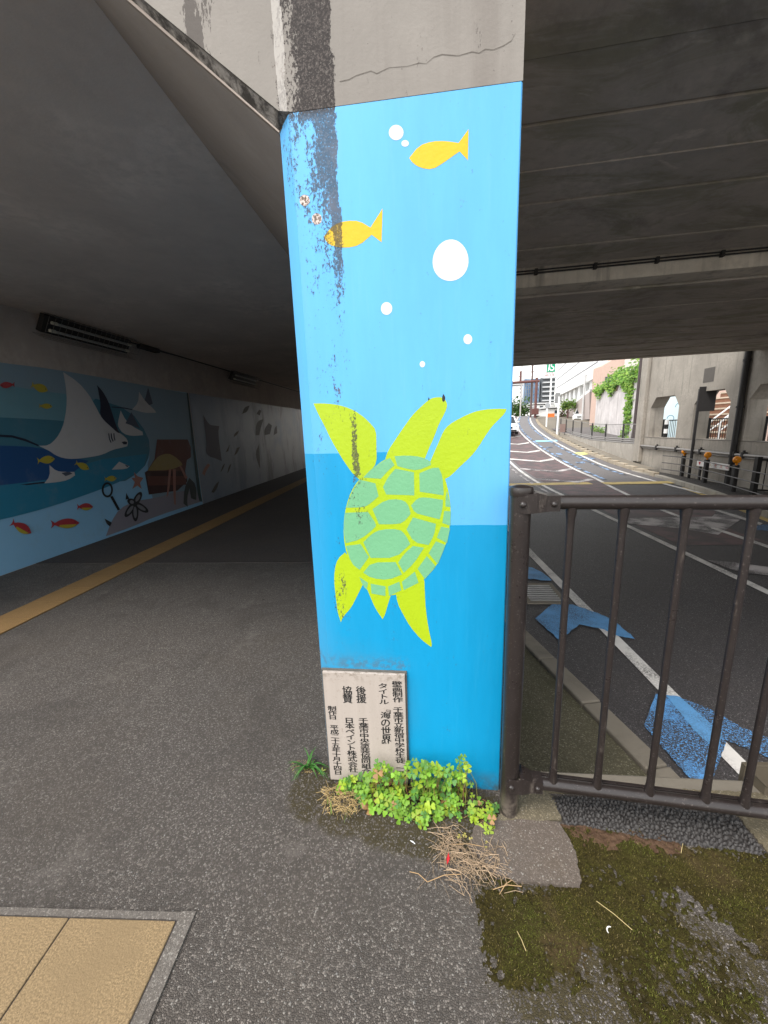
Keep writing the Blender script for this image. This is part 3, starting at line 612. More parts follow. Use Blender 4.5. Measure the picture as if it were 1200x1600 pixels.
# ------------------------------------------------------------------ plaque with the mural's credits
n = NT('plaque_stone'); c = n.mix(n.noise(5, 5, .6, n.mapv((6, 6, .4))), (.33, .285, .25), (.43, .375, .335)); c = n.mix(n.mr(n.noise(60, 5, .7), .58, .75), c, (.25, .2, .17))
x, y, z = n.xyz(); ed = n.math('MULTIPLY', n.mr(z, .44, .495), n.mr(n.noise(50, 4, .7), .48, .62)); c = n.mix(n.math('MULTIPLY', ed, .7), c, (.16, .13, .1))
m_plq = n.done(c, .55, n.noise(50, 4), .1, .002)
pq = [onp(x, y, PP + PN * .018, PN) for x, y in [(504, 1047), (632, 1048), (637, 1218), (516, 1216)]]
ux0 = .5 * (np.dot(pq[0] - PP, PU) + np.dot(pq[3] - PP, PU)); ux1 = .5 * (np.dot(pq[1] - PP, PU) + np.dot(pq[2] - PP, PU)); zt = .487; zb = .012
plq = thing('plaque', uv2w((ux0 + ux1) / 2, 0, .01), 'pale stone plaque with black Japanese lettering at the foot of the blue pillar', 'plaque')
mb = MB(); c4 = [uv2w(ux0, zb, .001), uv2w(ux1, zb, .001), uv2w(ux1, zt, .001), uv2w(ux0, zt, .001)]; mb.prism(c4, PN * .017); mb.build('board', m_plq, plq, bevel=.0015)
mb = MB()
for a, b, c_, d in ((ux0 - .006, zt, ux1 + .006, zt + .006), (ux0 - .006, zb, ux0 - .0005, zt), (ux1 + .0005, zb, ux1 + .006, zt)):
    mb.prism([uv2w(a, b, .0008), uv2w(c_, b, .0008), uv2w(c_, d, .0008), uv2w(a, d, .0008)], PN * .008)
mb.build('mortar_edge', plain('dirty_mortar', (.10, .095, .085), .9, .4, 60), plq)
m_ink = plain('black_lettering', (.012, .012, .013), .5, .1)
def glyph(ch, cache={}):
    if ch not in cache:
        cu = bpy.data.curves.new('t', 'FONT'); cu.body = ch; cu.size = 1; cu.resolution_u = 4
        ob = bpy.data.objects.new('t', cu); COL.objects.link(ob); bpy.context.view_layer.update()
        me = bpy.data.meshes.new_from_object(ob.evaluated_get(bpy.context.evaluated_depsgraph_get()))
        v = np.array([q.co[:] for q in me.vertices]) if len(me.vertices) else np.zeros((0, 3)); f = [tuple(p.vertices) for p in me.polygons]
        bpy.data.objects.remove(ob); bpy.data.curves.remove(cu); bpy.data.meshes.remove(me); cache[ch] = (v, f)
    return cache[ch]
def put(mb, ch, ctr, ex, ey, w, h, rot=False, em=True, mi=0):
    v, f = glyph(ch)
    if not len(v): return
    lo, hi = v.min(0), v.max(0)
    if em and not rot:
        r0, r1 = glyph('国')[0].min(0)[:2], glyph('国')[0].max(0)[:2]; g = (r1 - r0) * .06; a, b = r0 - g, r1 + g
    else: a, b = lo[:2], hi[:2]
    s = (v[:, :2] - (a + b) / 2) / np.maximum(b - a, 1e-6)
    if rot: s = np.stack([s[:, 1], -s[:, 0]], 1)
    for k, o in enumerate((-1, 0, 1) if em else (0,)):
        mb.add([ctr + np.cross(ex, ey) * (.0001 * k) + ex * (q[0] * w + .022 * w * o) + ey * (q[1] * h + .014 * h * (o if k != 1 else -1)) for q in s], f, mi)
zq = lambda x, y: (490 + x / 7.5, 1040 + y / 7.5)
mb = MB(); EZ = np.array([0, 0, 1.])
def col(txt, top, bot, wpx=108, rots=()):
    mb = MB()
    n = len(txt); A = np.array(zq(*top)); B = np.array(zq(*bot))
    P = [onp(*(A + (B - A) * (i + .5) / n), PP + PN * .0188, PN) for i in range(n)]
    hh = (onp(*A, PP + PN * .0188, PN)[2] - onp(*B, PP + PN * .0188, PN)[2]) / n
    w = wpx / 7.5 * .00222
    for i, (ch, p) in enumerate(zip(txt, P)):
        if ch == '　': continue
        if ch in '『』': put(mb, ch, p + PU * (.006 if ch == '『' else -.006) + EZ * (-.012 if ch == '『' else .012), PU, EZ, .016, hh * .6, True)
        else: put(mb, ch, p, PU, EZ, w * 1.12, hh * 1.08)
    mb.build('lettering', m_ink, plq)
col('壁画制作', (975, 185), (988, 432)); col('千葉市立新宿中学校生徒', (988, 488), (1018, 1145)); col('一同', (1022, 1170), (1030, 1300))
col('タイトル', (808, 208), (826, 456)); col('『海', (862, 470), (836, 622)); col('の世界', (840, 622), (856, 915)); col('』', (842, 905), (846, 960))
col('後援', (550, 245), (562, 440)); col('千葉市中央塗装協同組合', (580, 615), (622, 1268))
col('協賛', (390, 245), (400, 440)); col('日本ペイント株式会社', (414, 612), (466, 1252))
col('制作日', (213, 475), (226, 632), 98); col('平成二十五年十月十四日', (238, 698), (288, 1280), 98)

# ------------------------------------------------------------------ bridge over the footpath: front fascia, ceiling
n = NT('fascia_concrete'); cg = n.mix(n.mr(n.noise(2, 6, .6), .3, .7), sc(GREY, .86), sc(GREY, 1.1))
cg = n.mix(n.math('MULTIPLY', n.mr(n.noise(1, 6, .65, n.mapv((7, 7, .5))), .5, .75), .5), cg, (.16, .14, .125))
ck = n.vor(2.1, 'DISTANCE_TO_EDGE', 'Distance', n.mapv((1, 1, 2.2))); c, m = stain(n, cg, False)
x, y, z = n.xyz(); st = n.math('MULTIPLY', n.mr(x, -.66, -.60), n.mr(x, -.56, -.50, 1, 0)); st = n.math('GREATER_THAN', n.math('ADD', n.math('MULTIPLY', st, .36), n.noise(24, 6, .75, n.mapv((1, 1, .25)))), .8); c = n.mix(n.math('MULTIPLY', st, .8), c, (.07, .06, .055))
st2 = n.math('MULTIPLY', n.mr(x, -.385, -.365), n.mr(x, -.355, -.335, 1, 0)); st2 = n.math('GREATER_THAN', n.math('ADD', n.math('MULTIPLY', st2, .3), n.noise(16, 6, .75, n.mapv((1, 1, .2)))), .74); c = n.mix(n.math('MULTIPLY', st2, .55), c, (.50, .47, .44))
m_fascia = n.done(c, .85, n.math('ADD', n.noise(70, 5, .65), n.math('MULTIPLY', m, 1.3)), .35, .003, spec=.25)
n = NT('stained_arris'); e = n.noise(18, 6, .75); c = n.mix(n.mr(e, .38, .6), (.33, .30, .27), (.05, .042, .036)); m_arris = n.done(c, .9, n.noise(60, 5, .7), .6, .006)
und = thing('pedestrian_underpass', (-2.3, 1.25, 2.8), 'grey concrete roof slab and stained fascia over the dark footpath', 'underpass')
bx, bz = -1.045, 2.765                      # haunch rises from the pillar head to the flat ceiling
b0 = (-.392, 2.213)
FA = [(.28, 2.2145), (-.33, 2.2145), (-.375, 2.222), (bx - .03, bz + .035), (-6.5, bz + .035), (-6.5, 5.2), (.28, 5.2)]
fy = lambda x: PP[1] + PU[1] / PU[0] * (x - PP[0])
mb = MB(); mb.prism([(x, fy(x), z) for x, z in FA], (0, .30, 0)); mb.build('fascia', m_fascia, und)
CR = zm((200, 0), 1.9355, [(640, 246), (668, 240), (690, 228), (735, 214), (752, 222), (790, 204), (845, 200), (880, 190), (902, 192), (925, 172), (950, 164), (1000, 168), (1040, 156), (1062, 160), (1080, 148), (1105, 150), (1135, 138), (1160, 122), (1172, 100)])
mb = MB(); cw = [rng.uniform(.0003, .0010) for _ in CR]; cp_ = [onp(x, y, PP + PN * .0008, PN) for x, y in CR]; mb.strip([p - np.array([0, 0, w]) for p, w in zip(cp_, cw)], [p + np.array([0, 0, w]) for p, w in zip(cp_, cw)]); mb.build('crack', plain('crack_dirt', (.13, .115, .10), .9), und)
mb = MB()                                   # chamfered arris under the fascia
A = [(-.336, 2.2145), (-.378, 2.222), (bx - .033, bz + .034), (-6.5, bz + .034)]; B = [(-.392, 2.2), (-.392, 2.205), (bx, bz), (-6.5, bz)]
mb.strip([(x, fy(x) + .001, z) for x, z in A], [(x, fy(x) + .045, z) for x, z in B]); mb.build('arris', m_arris, und)
mb = MB(); mb.prism([(-.391, 1.3, 2.2), (bx, 1.3, bz), (-6.5, 1.3, bz), (-6.5, 1.3, 4.25), (.279, 1.3, 4.25), (.279, 1.3, 2.2145), (-.391, 1.3, 2.2145)][::-1], (0, 18.1, 0)); mb.build('ceiling', m_tunnel, und)
mb = MB(); mb.strip([(-.3925, 1.302, 2.197), (bx, 1.302, bz - .002)], [(-.3925, 19.35, 2.197), (bx, 19.35, bz - .002)]); mb.build('haunch', concrete('haunch_darkened_concrete', (.34, .295, .26), .4, .1), und)  # darker tone painted in to offset the brighter light falling on the haunch

# ------------------------------------------------------------------ left wall of the footpath with its sea mural
lw = thing('mural_wall', (XL, 9, 0), 'long wall inside the dark underpass with a painted sea mural of manta rays and treasure chest', 'mural wall')
mb = MB(); mb.box((XL - .3, 1.25, -.05), (XL, 19.4, 2.79)); mb.build('wall', m_tunwall, lw)
def mpaint(name, col, var=.12, dirt=.25):
    col = sc(col, .62); n = NT(name); c = n.mix(n.noise(1.5, 5, .6), sc(col, 1 - var), sc(col, 1 + var)); c = n.mix(n.math('MULTIPLY', n.mr(n.noise(3, 6, .7), .5, .75), dirt), c, (.2, .19, .18)); return n.done(c, .6, n.noise(40, 4), .1, .003)
def wsheet(name, polys, mat, layer, parent=lw, it=1):
    mb = MB()
    for p in polys: mb.poly([tuple(onx(x, y, XL + .002 * layer)) for x, y in (soft(p, it) if it else p)])
    return mb.build(name, mat, parent)
z6 = lambda pts: zm((0, 560), 3.75, pts)
def wrect(name, y0, y1, z0, z1, mat, layer): mb = MB(); x = XL + .002 * layer; mb.poly([(x, y0, z0), (x, y1, z0), (x, y1, z1), (x, y0, z1)]); return mb.build(name, mat, lw)
base = wrect('mural_sea', 1.26, 7.25, .004, 2.14, mpaint('mural_light_blue', (.36, .70, 1.0)), 1)
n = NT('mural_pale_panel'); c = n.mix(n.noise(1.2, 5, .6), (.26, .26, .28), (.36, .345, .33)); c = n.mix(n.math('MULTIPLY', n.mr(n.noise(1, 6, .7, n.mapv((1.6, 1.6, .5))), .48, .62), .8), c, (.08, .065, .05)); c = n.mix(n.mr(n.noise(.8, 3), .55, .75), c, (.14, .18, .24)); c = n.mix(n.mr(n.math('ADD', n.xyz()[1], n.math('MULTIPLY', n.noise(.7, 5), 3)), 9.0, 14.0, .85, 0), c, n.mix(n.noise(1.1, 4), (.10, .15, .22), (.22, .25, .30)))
wrect('mural_pale_panel', 7.27, 19.3, .004, 2.14, n.done(c, .45), 1)
wsheet('mural_band', [z6([(-400, -40), (0, 25), (300, 60), (700, 130), (1095, 205), (1180, 830), (900, 850), (860, 640), (880, 560), (840, 480), (700, 300), (560, 235), (400, 210), (200, 185), (0, 150), (-400, 120)])], mpaint('mural_grey_blue', (.30, .42, .50)), 2)
wsheet('mural_band', [z6([(-400, 120), (0, 150), (200, 185), (400, 210), (560, 235), (420, 380), (370, 365), (200, 355), (0, 345), (-400, 330)])], mpaint('mural_pale_teal', (.20, .42, .50)), 2)
wsheet('mural_band', [z6([(-400, 330), (0, 345), (200, 355), (370, 365), (420, 380), (560, 235), (760, 300), (870, 450), (880, 560), (840, 650), (700, 740), (400, 700), (230, 520), (0, 510), (-400, 505)])], mpaint('mural_dark_teal', (.07, .24, .33)), 3)
wsheet('mural_band', [z6([(-400, 505), (0, 510), (230, 520), (330, 560), (520, 600), (400, 690), (250, 715), (0, 745), (-400, 780)])], mpaint('mural_deep_blue', (.015, .10, .30)), 4)
wsheet('mural_band', [z6([(-400, 780), (0, 745), (250, 715), (400, 690), (520, 600), (860, 560), (840, 650), (720, 715), (600, 765), (300, 870), (0, 948), (-400, 1030)])], mpaint('mural_teal_blue', (.03, .28, .45)), 4)
wsheet('mural_sand', [z6([(620, 1042), (650, 960), (700, 880), (790, 835), (900, 820), (1040, 780), (1150, 770), (1182, 838), (900, 930), (780, 985)])], mpaint('mural_mauve_sand', (.36, .33, .38)), 3)
WHT, NAVY = mpaint('mural_white', (.72, .69, .68)), mpaint('mural_navy', (.015, .02, .05))
YF, RF, OF = mpaint('mural_yellow', (.62, .50, .05)), mpaint('mural_red', (.55, .05, .06)), mpaint('mural_coral', (.50, .22, .17))
ray_ = wsheet('painted_ray', [z6([(370, 80), (460, 140), (520, 210), (560, 280), (590, 340), (640, 385), (690, 430), (735, 460), (752, 490), (745, 515), (720, 522), (660, 535), (600, 565), (520, 580), (430, 590), (370, 585), (320, 565), (295, 545), (265, 530), (228, 512), (285, 510), (330, 470), (365, 410), (385, 330), (392, 250), (388, 180), (378, 120)])], WHT, 6)
wsheet('fin', [z6([(568, 155), (600, 190), (635, 250), (660, 330), (690, 420), (705, 437), (690, 437), (650, 400), (610, 365), (585, 330), (590, 270), (580, 210)])], NAVY, 7, ray_)
wsheet('tail', [z6([(-200, 452), (0, 447), (70, 450), (150, 472), (230, 508), (222, 514), (150, 486), (70, 463), (0, 459), (-200, 464)])], NAVY, 7, ray_, 0)
wsheet('gills', [z6([(634, 440), (640, 438), (644, 470), (654, 492), (648, 494), (638, 472)]), z6([(648, 440), (654, 438), (658, 466), (666, 486), (660, 488), (651, 468)]), z6([(664, 440), (670, 438), (672, 462), (677, 480), (671, 482), (666, 462)]), z6([(712, 490), (730, 486), (746, 490), (742, 504), (724, 504)])], NAVY, 7, ray_, 0)
GRY = mpaint('mural_grey', (.10, .12, .17))
for body, fin in (([(815, 195), (850, 250), (905, 300), (915, 318), (850, 320), (775, 298), (810, 260)], [(868, 170), (895, 265), (875, 275), (848, 245)]),
                  ([(707, 305), (735, 360), (770, 395), (835, 430), (838, 450), (770, 455), (720, 440), (692, 400), (690, 380)], [(770, 315), (820, 410), (735, 380)]),
                  ([(290, 625), (330, 660), (380, 665), (435, 665), (440, 685), (400, 712), (340, 725), (260, 732), (292, 690)], [(360, 672), (405, 662), (425, 676), (385, 690)]),
                  ([(698, 605), (760, 632), (740, 648), (655, 652)], [(730, 622), (755, 630), (745, 638)])):
    r = wsheet('painted_ray', [z6(body)], WHT, 5); wsheet('fin', [z6(fin)], GRY, 5.5, r)
wsheet('painted_ray_tail', [z6([(655, 282), (730, 288), (776, 298), (776, 303), (730, 294), (655, 287)]), z6([(120, 738), (262, 722), (262, 731), (160, 742)])], NAVY, 5, lw, 0)
def fish(cx, cy, L, Hh, a, mat, belly=None):
    P = [(-.5, -.42), (-.36, -.1), (-.2, -.34), (.05, -.5), (.3, -.4), (.5, 0), (.3, .36), (.05, .48), (-.2, .3), (-.36, .1), (-.5, .42), (-.44, 0)]
    T = lambda pts: z6([(cx + L * (x * math.cos(a)) - Hh * y * math.sin(a), cy + L * x * math.sin(a) + Hh * y * math.cos(a)) for x, y in pts])
    f = wsheet('painted_fish', [T(P)], mat, 7)
    if belly: wsheet('belly', [T([(-.2, .1), (.4, .1), (.3, .36), (.05, .48), (-.2, .3)])], belly, 8, f)
    wsheet('eye', [ell(*T([(.34, -.1)])[0], .7, .9, 10)], NAVY, 8.5, f, 0)
for q in ((232, 172, 105, 52, .35, YF), (268, 280, 80, 34, .05, YF), (270, 595, 105, 50, -.12, YF), (482, 630, 90, 42, .45, YF), (648, 705, 72, 36, -.05, YF), (42, 155, 90, 40, 3.1, RF)): fish(*q)
for q in ((125, 992, 135, 62, .5, RF, YF), (382, 968, 170, 62, -.05, RF, YF), (498, 870, 95, 46, .0, RF, YF)): fish(*q)
mbk = mpaint('mural_black', (.012, .012, .014)); WOOD, DWOOD, GOLD = mpaint('mural_wood', (.17, .05, .035)), mpaint('mural_dark_wood', (.06, .015, .014)), mpaint('mural_gold', (.42, .30, .10), .3)
lens = ell(629, 770, 33, 45, 28); inner = ell(629, 770, 22, 33, 28)
mb = MB(); mb.strip([tuple(onx(*p, XL + .012)) for p in z6(lens + lens[:1])], [tuple(onx(*p, XL + .012)) for p in z6(inner + inner[:1])]); mg = mb.build('painted_magnifier', mbk, lw)
wsheet('handle', [z6([(645, 810), (660, 805), (704, 885), (690, 892)])], mbk, 6, mg, 0)
ch = wsheet('painted_chest', [z6([(860, 660), (1085, 660), (1098, 720), (1040, 775), (872, 798), (848, 668)])], DWOOD, 5, lw, 0)
wsheet('lid', [z6([(920, 475), (1100, 475), (1118, 520), (1118, 580), (1095, 595), (1085, 660), (862, 660), (905, 590)])], WOOD, 5.5, ch, 0)
wsheet('plank', [z6([(864, 690), (1086, 690), (1092, 740), (868, 745)])], WOOD, 6, ch, 0)
wsheet('coins', [z6([(865, 658), (900, 605), (930, 570), (985, 555), (1025, 575), (1060, 605), (1070, 625), (1000, 655)])], GOLD, 6.5, ch)
wsheet('necklaces', [z6([(990, 650), (1004, 650), (990, 790), (976, 815)]), z6([(1012, 650), (1030, 650), (1030, 860), (1018, 850)]), z6([(1050, 630), (1062, 630), (1100, 700), (1085, 705)])], OF, 7, ch)
wsheet('painted_starfish', [z6([(785, 665), (805, 690), (840, 700), (820, 730), (830, 765), (805, 745), (775, 765), (790, 725), (770, 700), (790, 700)])], OF, 5, lw, 0)
for a, p in ((0, (815, 805)), (1, (750, 905)), (2, (793, 925)), (3, (845, 885)), (4, (765, 838))):
    d = np.array(p, float) - np.array((790, 850)); L = np.linalg.norm(d); an = math.atan2(d[1], d[0])
    o = ell(790 + d[0] * .6, 850 + d[1] * .6, L * .62 + 14, 20, 20, an); i = ell(790 + d[0] * .7, 850 + d[1] * .7, L * .45, 10, 20, an)
    wsheet('painted_petal', [z6(o)], mbk, 5 + .1 * a, lw, 0); wsheet('painted_petal', [z6(i)], mpaint('mural_petal_grey', (.3, .3, .33)), 5.6, lw, 0)
for p in ([(612, 938), (655, 962), (645, 985), (625, 970)], [(740, 788), (758, 822), (736, 828)]): wsheet('painted_shell', [z6(p)], mbk, 5, lw)
wsheet('painted_seaweed', [z6([(1075, 850), (1080, 760), (1110, 700), (1150, 740), (1150, 830), (1120, 820), (1110, 760), (1096, 820), (1100, 870)])], mpaint('mural_weed', (.05, .06, .055)), 5)
wsheet('painted_joint', [z6([(1093, 200), (1102, 204), (1178, 800), (1186, 840), (1168, 835), (1158, 790)])], mpaint('mural_dark_green', (.02, .07, .07)), 5, lw, 0)
z8 = lambda pts: zm((280, 570), 6., pts)
DK = mpaint('mural_violet_grey', (.13, .115, .15)); DK2 = mpaint('mural_umber', (.09, .075, .065))
wsheet('painted_shark', [z8([(225, 470), (260, 530), (290, 565), (350, 572), (375, 575), (365, 640), (385, 800), (400, 905), (350, 880), (280, 860), (248, 820), (258, 740), (240, 600)])], DK, 3)
for p in ([(510, 680), (520, 640), (560, 615), (550, 650)], [(715, 660), (720, 560), (750, 520), (790, 510), (765, 590), (750, 660)], [(800, 660), (800, 600), (840, 545), (870, 570), (850, 650)], [(885, 660), (895, 590), (915, 570), (920, 640)], [(590, 460), (610, 400), (660, 380), (640, 440)], [(725, 460), (750, 420), (770, 430), (755, 475)], [(715, 820), (750, 740), (760, 980), (730, 900)], [(435, 820), (475, 745), (460, 810)], [(515, 850), (540, 780), (570, 770), (545, 830)], [(300, 1195), (340, 1120), (375, 1090), (355, 1160), (325, 1200)], [(385, 1010), (410, 940), (430, 925), (410, 980)], [(450, 1020), (465, 950), (490, 925), (470, 990)]):
    wsheet('painted_sea_creature', [z8(p)], DK2, 3)
wsheet('painted_seahorse', [z8([(215, 1020), (240, 960), (270, 925), (290, 940), (250, 1000), (240, 1040)])], OF, 3)

# caged fluorescent lamps, junction box and conduit
m_dark = plain('blackened_steel', (.03, .028, .027), .6, .3, 20, .3); m_cage = plain('cage_wire', (.16, .15, .14), .5, .2, 20, .7); m_tube = plain('dusty_glass_tube', (.35, .34, .32), .3, .15)
m_yplast = plain('yellowed_plastic', (.5, .47, .38), .5)
def lamp(y, label):
    o = thing('caged_lamp', (XL, y, 2.62), label, 'lamp', 'caged fluorescent lamps on the underpass wall')
    L = 1.35; u = np.array([math.cos(R(-30)), 0, math.sin(R(-30))]); v = np.array([math.sin(R(30)), 0, math.cos(R(30))])     # tilted down off the wall
    c = np.array([XL + .12, y, 2.64]); w = np.array([0, 1., 0])
    mb = MB(); mb.obox(c - u * .05, u * .03, w * L / 2, v * .10); mb.obox(c - u * .06 + np.array([-.05, -.45, .03]), (.05, 0, 0), (0, .02, 0), (0, 0, .02)); mb.obox(c - u * .06 + np.array([-.05, .45, .03]), (.05, 0, 0), (0, .02, 0), (0, 0, .02)); mb.build('housing', m_dark, o, bevel=.006)
    for s in (-.045, .045):
        mb = MB(); mb.tube([c + u * .03 + v * s - w * L * .46, c + u * .03 + v * s + w * L * .46], .014, 10); tb = mb.build('tube', m_tube, o, smooth=40)
        for e in (-1, 1): mb = MB(); mb.tube([c + u * .03 + v * s + w * e * L * .46, c + u * .03 + v * s + w * e * L * .41], .019, 10); mb.build('tube_holder', m_yplast, tb, smooth=40)
    mb = MB()
    for i in range(19):
        p = c + w * (L * .54 * (i / 9. - 1)); q = [p - u * .05 - v * .13, p + u * .09 - v * .13, p + u * .09 + v * .13, p - u * .05 + v * .13]
        mb.tube(q, .0022, 5)
    for a, b in ((-.05, -.13), (.02, -.13), (.09, -.13), (.09, -.05), (.09, .04), (.09, .13), (.02, .13), (-.05, .13)): mb.tube([c + u * a + v * b - w * L * .54, c + u * a + v * b + w * L * .54], .0022, 5)
    mb.build('cage', m_cage, o); return o
l1 = lamp(5.05, 'rusty caged twin tube lamp nearest the mouth of the underpass'); dup(l1, (XL, 9.6, 2.62), 'caged tube lamp deep in the dark underpass near the pillar')
jb = thing('junction_box', (XL, 6.25, 2.75), 'small black junction box on the wall between the two caged lamps', 'junction box')
mb = MB(); mb.box((XL + .001, 6.02, 2.70), (XL + .09, 6.46, 2.79)); mb.build('box', m_dark, jb, bevel=.01)
mb = MB(); mb.tube([(XL + .07, 5.72, 2.70), (XL + .05, 5.85, 2.745), (XL + .04, 6.02, 2.75)], .012, 8); mb.tube([(XL + .03, 6.46, 2.75), (XL + .03, 7.0, 2.765), (XL + .03, 19, 2.765)], .018, 8); mb.build('conduit', m_dark, jb, smooth=40)
# ------------------------------------------------------------------ brown steel railing beside the pillar
n = NT('brown_steel'); c = n.mix(n.noise(14, 6, .65), (.013, .0098, .0092), (.026, .020, .0185)); w = n.mr(n.noise(9, 6, .75, n.mapv((2, 2, .6))), .58, .72); c = n.mix(n.math('MULTIPLY', w, .65), c, (.13, .108, .092))  # pale noise streaks: wear, with sunlight dapple painted into the colour
c = n.mix(n.mr(n.noise(160, 3, .7), .62, .7), c, (.09, .075, .07)); x, y, z = n.xyz(); c = n.mix(n.math('MULTIPLY', n.mr(z, .0, .14, 1, 0), n.mr(n.noise(24, 5, .7), .35, .6)), c, (.15, .125, .10))
m_steel = n.done(c, n.mix(n.noise(20, 5, .6), .20, .42), n.noise(90, 5, .7), .15, .002, .0, .5)
PH = R(-5.5); FX = np.array([math.cos(PH), math.sin(PH), 0]); FN = np.array([math.sin(PH), -math.cos(PH), 0]); FP = np.array([.294, 1.152, 0])
fc = thing('steel_railing', FP, 'dark brown steel railing with round post bolted beside the blue pillar', 'railing')
def fp(s, z, o=0): return FP + FX * s + FN * o + np.array([0, 0, z])
mb = MB(); mb.lathe(FP, [(.0303, -.02), (.0303, 1.158)], 32); post = mb.build('post', m_steel, fc, smooth=40)
mb = MB(); mb.lathe(FP, [(.0335, 1.146), (.0345, 1.150), (.0345, 1.166), (.0328, 1.171), (.02, 1.175), (.004, 1.177)], 32); mb.build('cap', m_steel, post, smooth=40)
mb = MB(); mb.lathe(FP + np.array([0, 0, 0]), [(.0308, .262), (.0308, .268)], 32); mb.build('seam', m_steel, post, smooth=40)
ZT, ZB = 1.079, .148; SB = []
def sx(px, py, z): 
    q = onp(px, py, FP, FN); return float(np.dot(q - FP, FX))
zt = onp(1000, 785, FP, FN)[2]; zb = onp(1000, 1243, FP, FN)[2]; ZT, ZB = zt, zb
mb = MB(); mb.tube([fp(.075, ZT), fp(1.9, ZT)], .0205, 20); mb.build('top_rail', m_steel, fc, smooth=40)
mb = MB(); mb.tube([fp(.075, ZB), fp(1.9, ZB)], .0205, 20); mb.build('bottom_rail', m_steel, fc, smooth=40)
mb = MB(); mb.obox(fp(1.0, ZB + .012, -.022), FX * .92, FN * .006, np.array([0, 0, .005])); mb.build('flat_bar', m_steel, fc, bevel=.001)
ss = [sx(878, 1010, 0), sx(954, 1010, 0), sx(1043, 1020, 0), sx(1140, 1020, 0)]; ss += [ss[3] + .108 * k for k in range(1, 7)]
for k, s in enumerate(ss):
    mb = MB(); zs = [ZB + .004, ZB + .025, ZB + .05, ZB + .12, ZT - .1, ZT - .05, ZT - .03, ZT - .004]; rs = [.0155, .0145, .0118, .0106, .0106, .0118, .0148, .0160]
    mb.tube([fp(s, z) for z in zs], rs, 16); mb.build('baluster', m_steel, fc, smooth=50)
for z, hi in ((ZT, .012), (ZB, .022)):       # pressed clevis brackets with two bolts each
    S_ = [-.012, -.004, .0, .03, .040, .055, .070, .078, .105]; OW = [.0318, .0322, .0322, .0322, .0315, .027, .0232, .0226, .0226]
    TH = [.020, .026, .027, .027 + hi * .3, .027 + hi * .4, .0245 + hi * .25, .0228, .0226, .0226]; BH = [-.020, -.026, -.027, -.027, -.026, -.0245, -.0232, -.0226, -.0222]
    mb = MB()
    for sg in (1, -1): mb.strip([fp(s, z + t, sg * o) for s, t, o in zip(S_, TH, OW)], [fp(s, z + b, sg * o) for s, b, o in zip(S_, BH, OW)])
    mb.strip([fp(s, z + t, o) for s, t, o in zip(S_[3:], TH[3:], OW[3:])], [fp(s, z + t, -o) for s, t, o in zip(S_[3:], TH[3:], OW[3:])])
    br = mb.build('bracket', m_steel, fc); sf = br.modifiers.new('thickness', 'SOLIDIFY'); sf.thickness = .0022; sf.offset = 0
    for s, o, r in ((.002, .0328, .0098), (.088, .0232, .0088)):
        mb = MB(); b0 = fp(s, z - .001, o - .001); mb.tube([b0, b0 + FN * .003, b0 + FN * .0065, b0 + FN * .009, b0 + FN * .0102], [r, r, r * .88, r * .55, r * .15], 16); mb.build('bolt', m_steel, br, smooth=60)

# olive box fixed behind the pavement edge
bxo = thing('utility_box', (1.3, 1.4, -.3), 'olive brown metal utility box below the railing at the edge of the pavement', 'utility box')
m_olive = plain('olive_paint', (.115, .095, .068), .5, .15, 12, .2); m_olive_d = plain('olive_paint_shaded', (.19, .155, .115), .5, .15, 12, .2)
q0, q1 = onz(1158, 1190, .05), onz(1212, 1240, .05)
ex = np.array([.06, -.104, 0]); ex /= np.linalg.norm(ex); ex = np.array([.05, -1, 0]) / math.hypot(.05, 1); ey = np.array([-ex[1], ex[0], 0])
P0 = np.array([q0[0], q0[1], .05]); 
def bpt(a, b, z): return P0 + ex * a + ey * b + np.array([0, 0, z])
mb = MB(); mb.prism([bpt(.022, .004, -.5), bpt(.10, .004, -.5), bpt(.10, .4, -.5), bpt(.022, .4, -.5)], (0, 0, .494)); mb.build('body', m_olive, bxo, bevel=.003)
mb = MB(); mb.prism([bpt(0, 0, -.5), bpt(.0205, 0, -.5), bpt(.0205, .41, -.5), bpt(0, .41, -.5)], (0, 0, .5)); mb.build('rear_lip', m_olive, bxo, bevel=.002)
mb = MB(); mb.prism([bpt(.0225, .002, -.0055), bpt(.104, .002, -.0055), bpt(.104, .402, -.0055), bpt(.0225, .402, -.0055)], (0, 0, .0035)); mb.build('lid', m_olive, bxo)

# ------------------------------------------------------------------ weeds, straw, litter
def interp(x, P): return float(np.interp(x, [p[0] for p in P], [p[1] for p in P]))
def leaflets(mb, c, nrm, size, col):
    nrm = nrm / np.linalg.norm(nrm); a = np.cross(nrm, rng.normal(size=3)); a /= np.linalg.norm(a); b = np.cross(nrm, a); t0 = rng.uniform(0, 6.28)
    for k in range(3):
        t = t0 + k * 2.094; d = a * math.cos(t) + b * math.sin(t); e = np.cross(nrm, d); dr = -nrm * size * rng.uniform(.02, .22); s = size; cc = tuple(np.array(col) * rng.uniform(.82, 1.15)); up = nrm * s * .07
        mb.add([c, c + d * s * .42 + e * s * .40 + dr * .3 + up, c + d * s * .80 + e * s * .56 + dr * .8 + up, c + d * s * 1.0 + e * s * .24 + dr, c + d * s * .88 + dr * .8,
                c + d * s * 1.0 - e * s * .24 + dr, c + d * s * .80 - e * s * .56 + dr * .8 + up, c + d * s * .42 - e * s * .40 + dr * .3 + up, c + d * s * .5 + dr * .3],
               [(0, 8, 2, 1), (8, 4, 3, 2), (0, 7, 6, 8), (8, 6, 5, 4)], 0, cc)
clo = thing('clover_plant', (-.03, 1.19, 0), 'bright green clover growing in a clump along the foot of the pillar', 'plant')
lf, stm = MB(), MB()
z35 = lambda x, y: (500 + x / 4., 1170 + y / 4.)
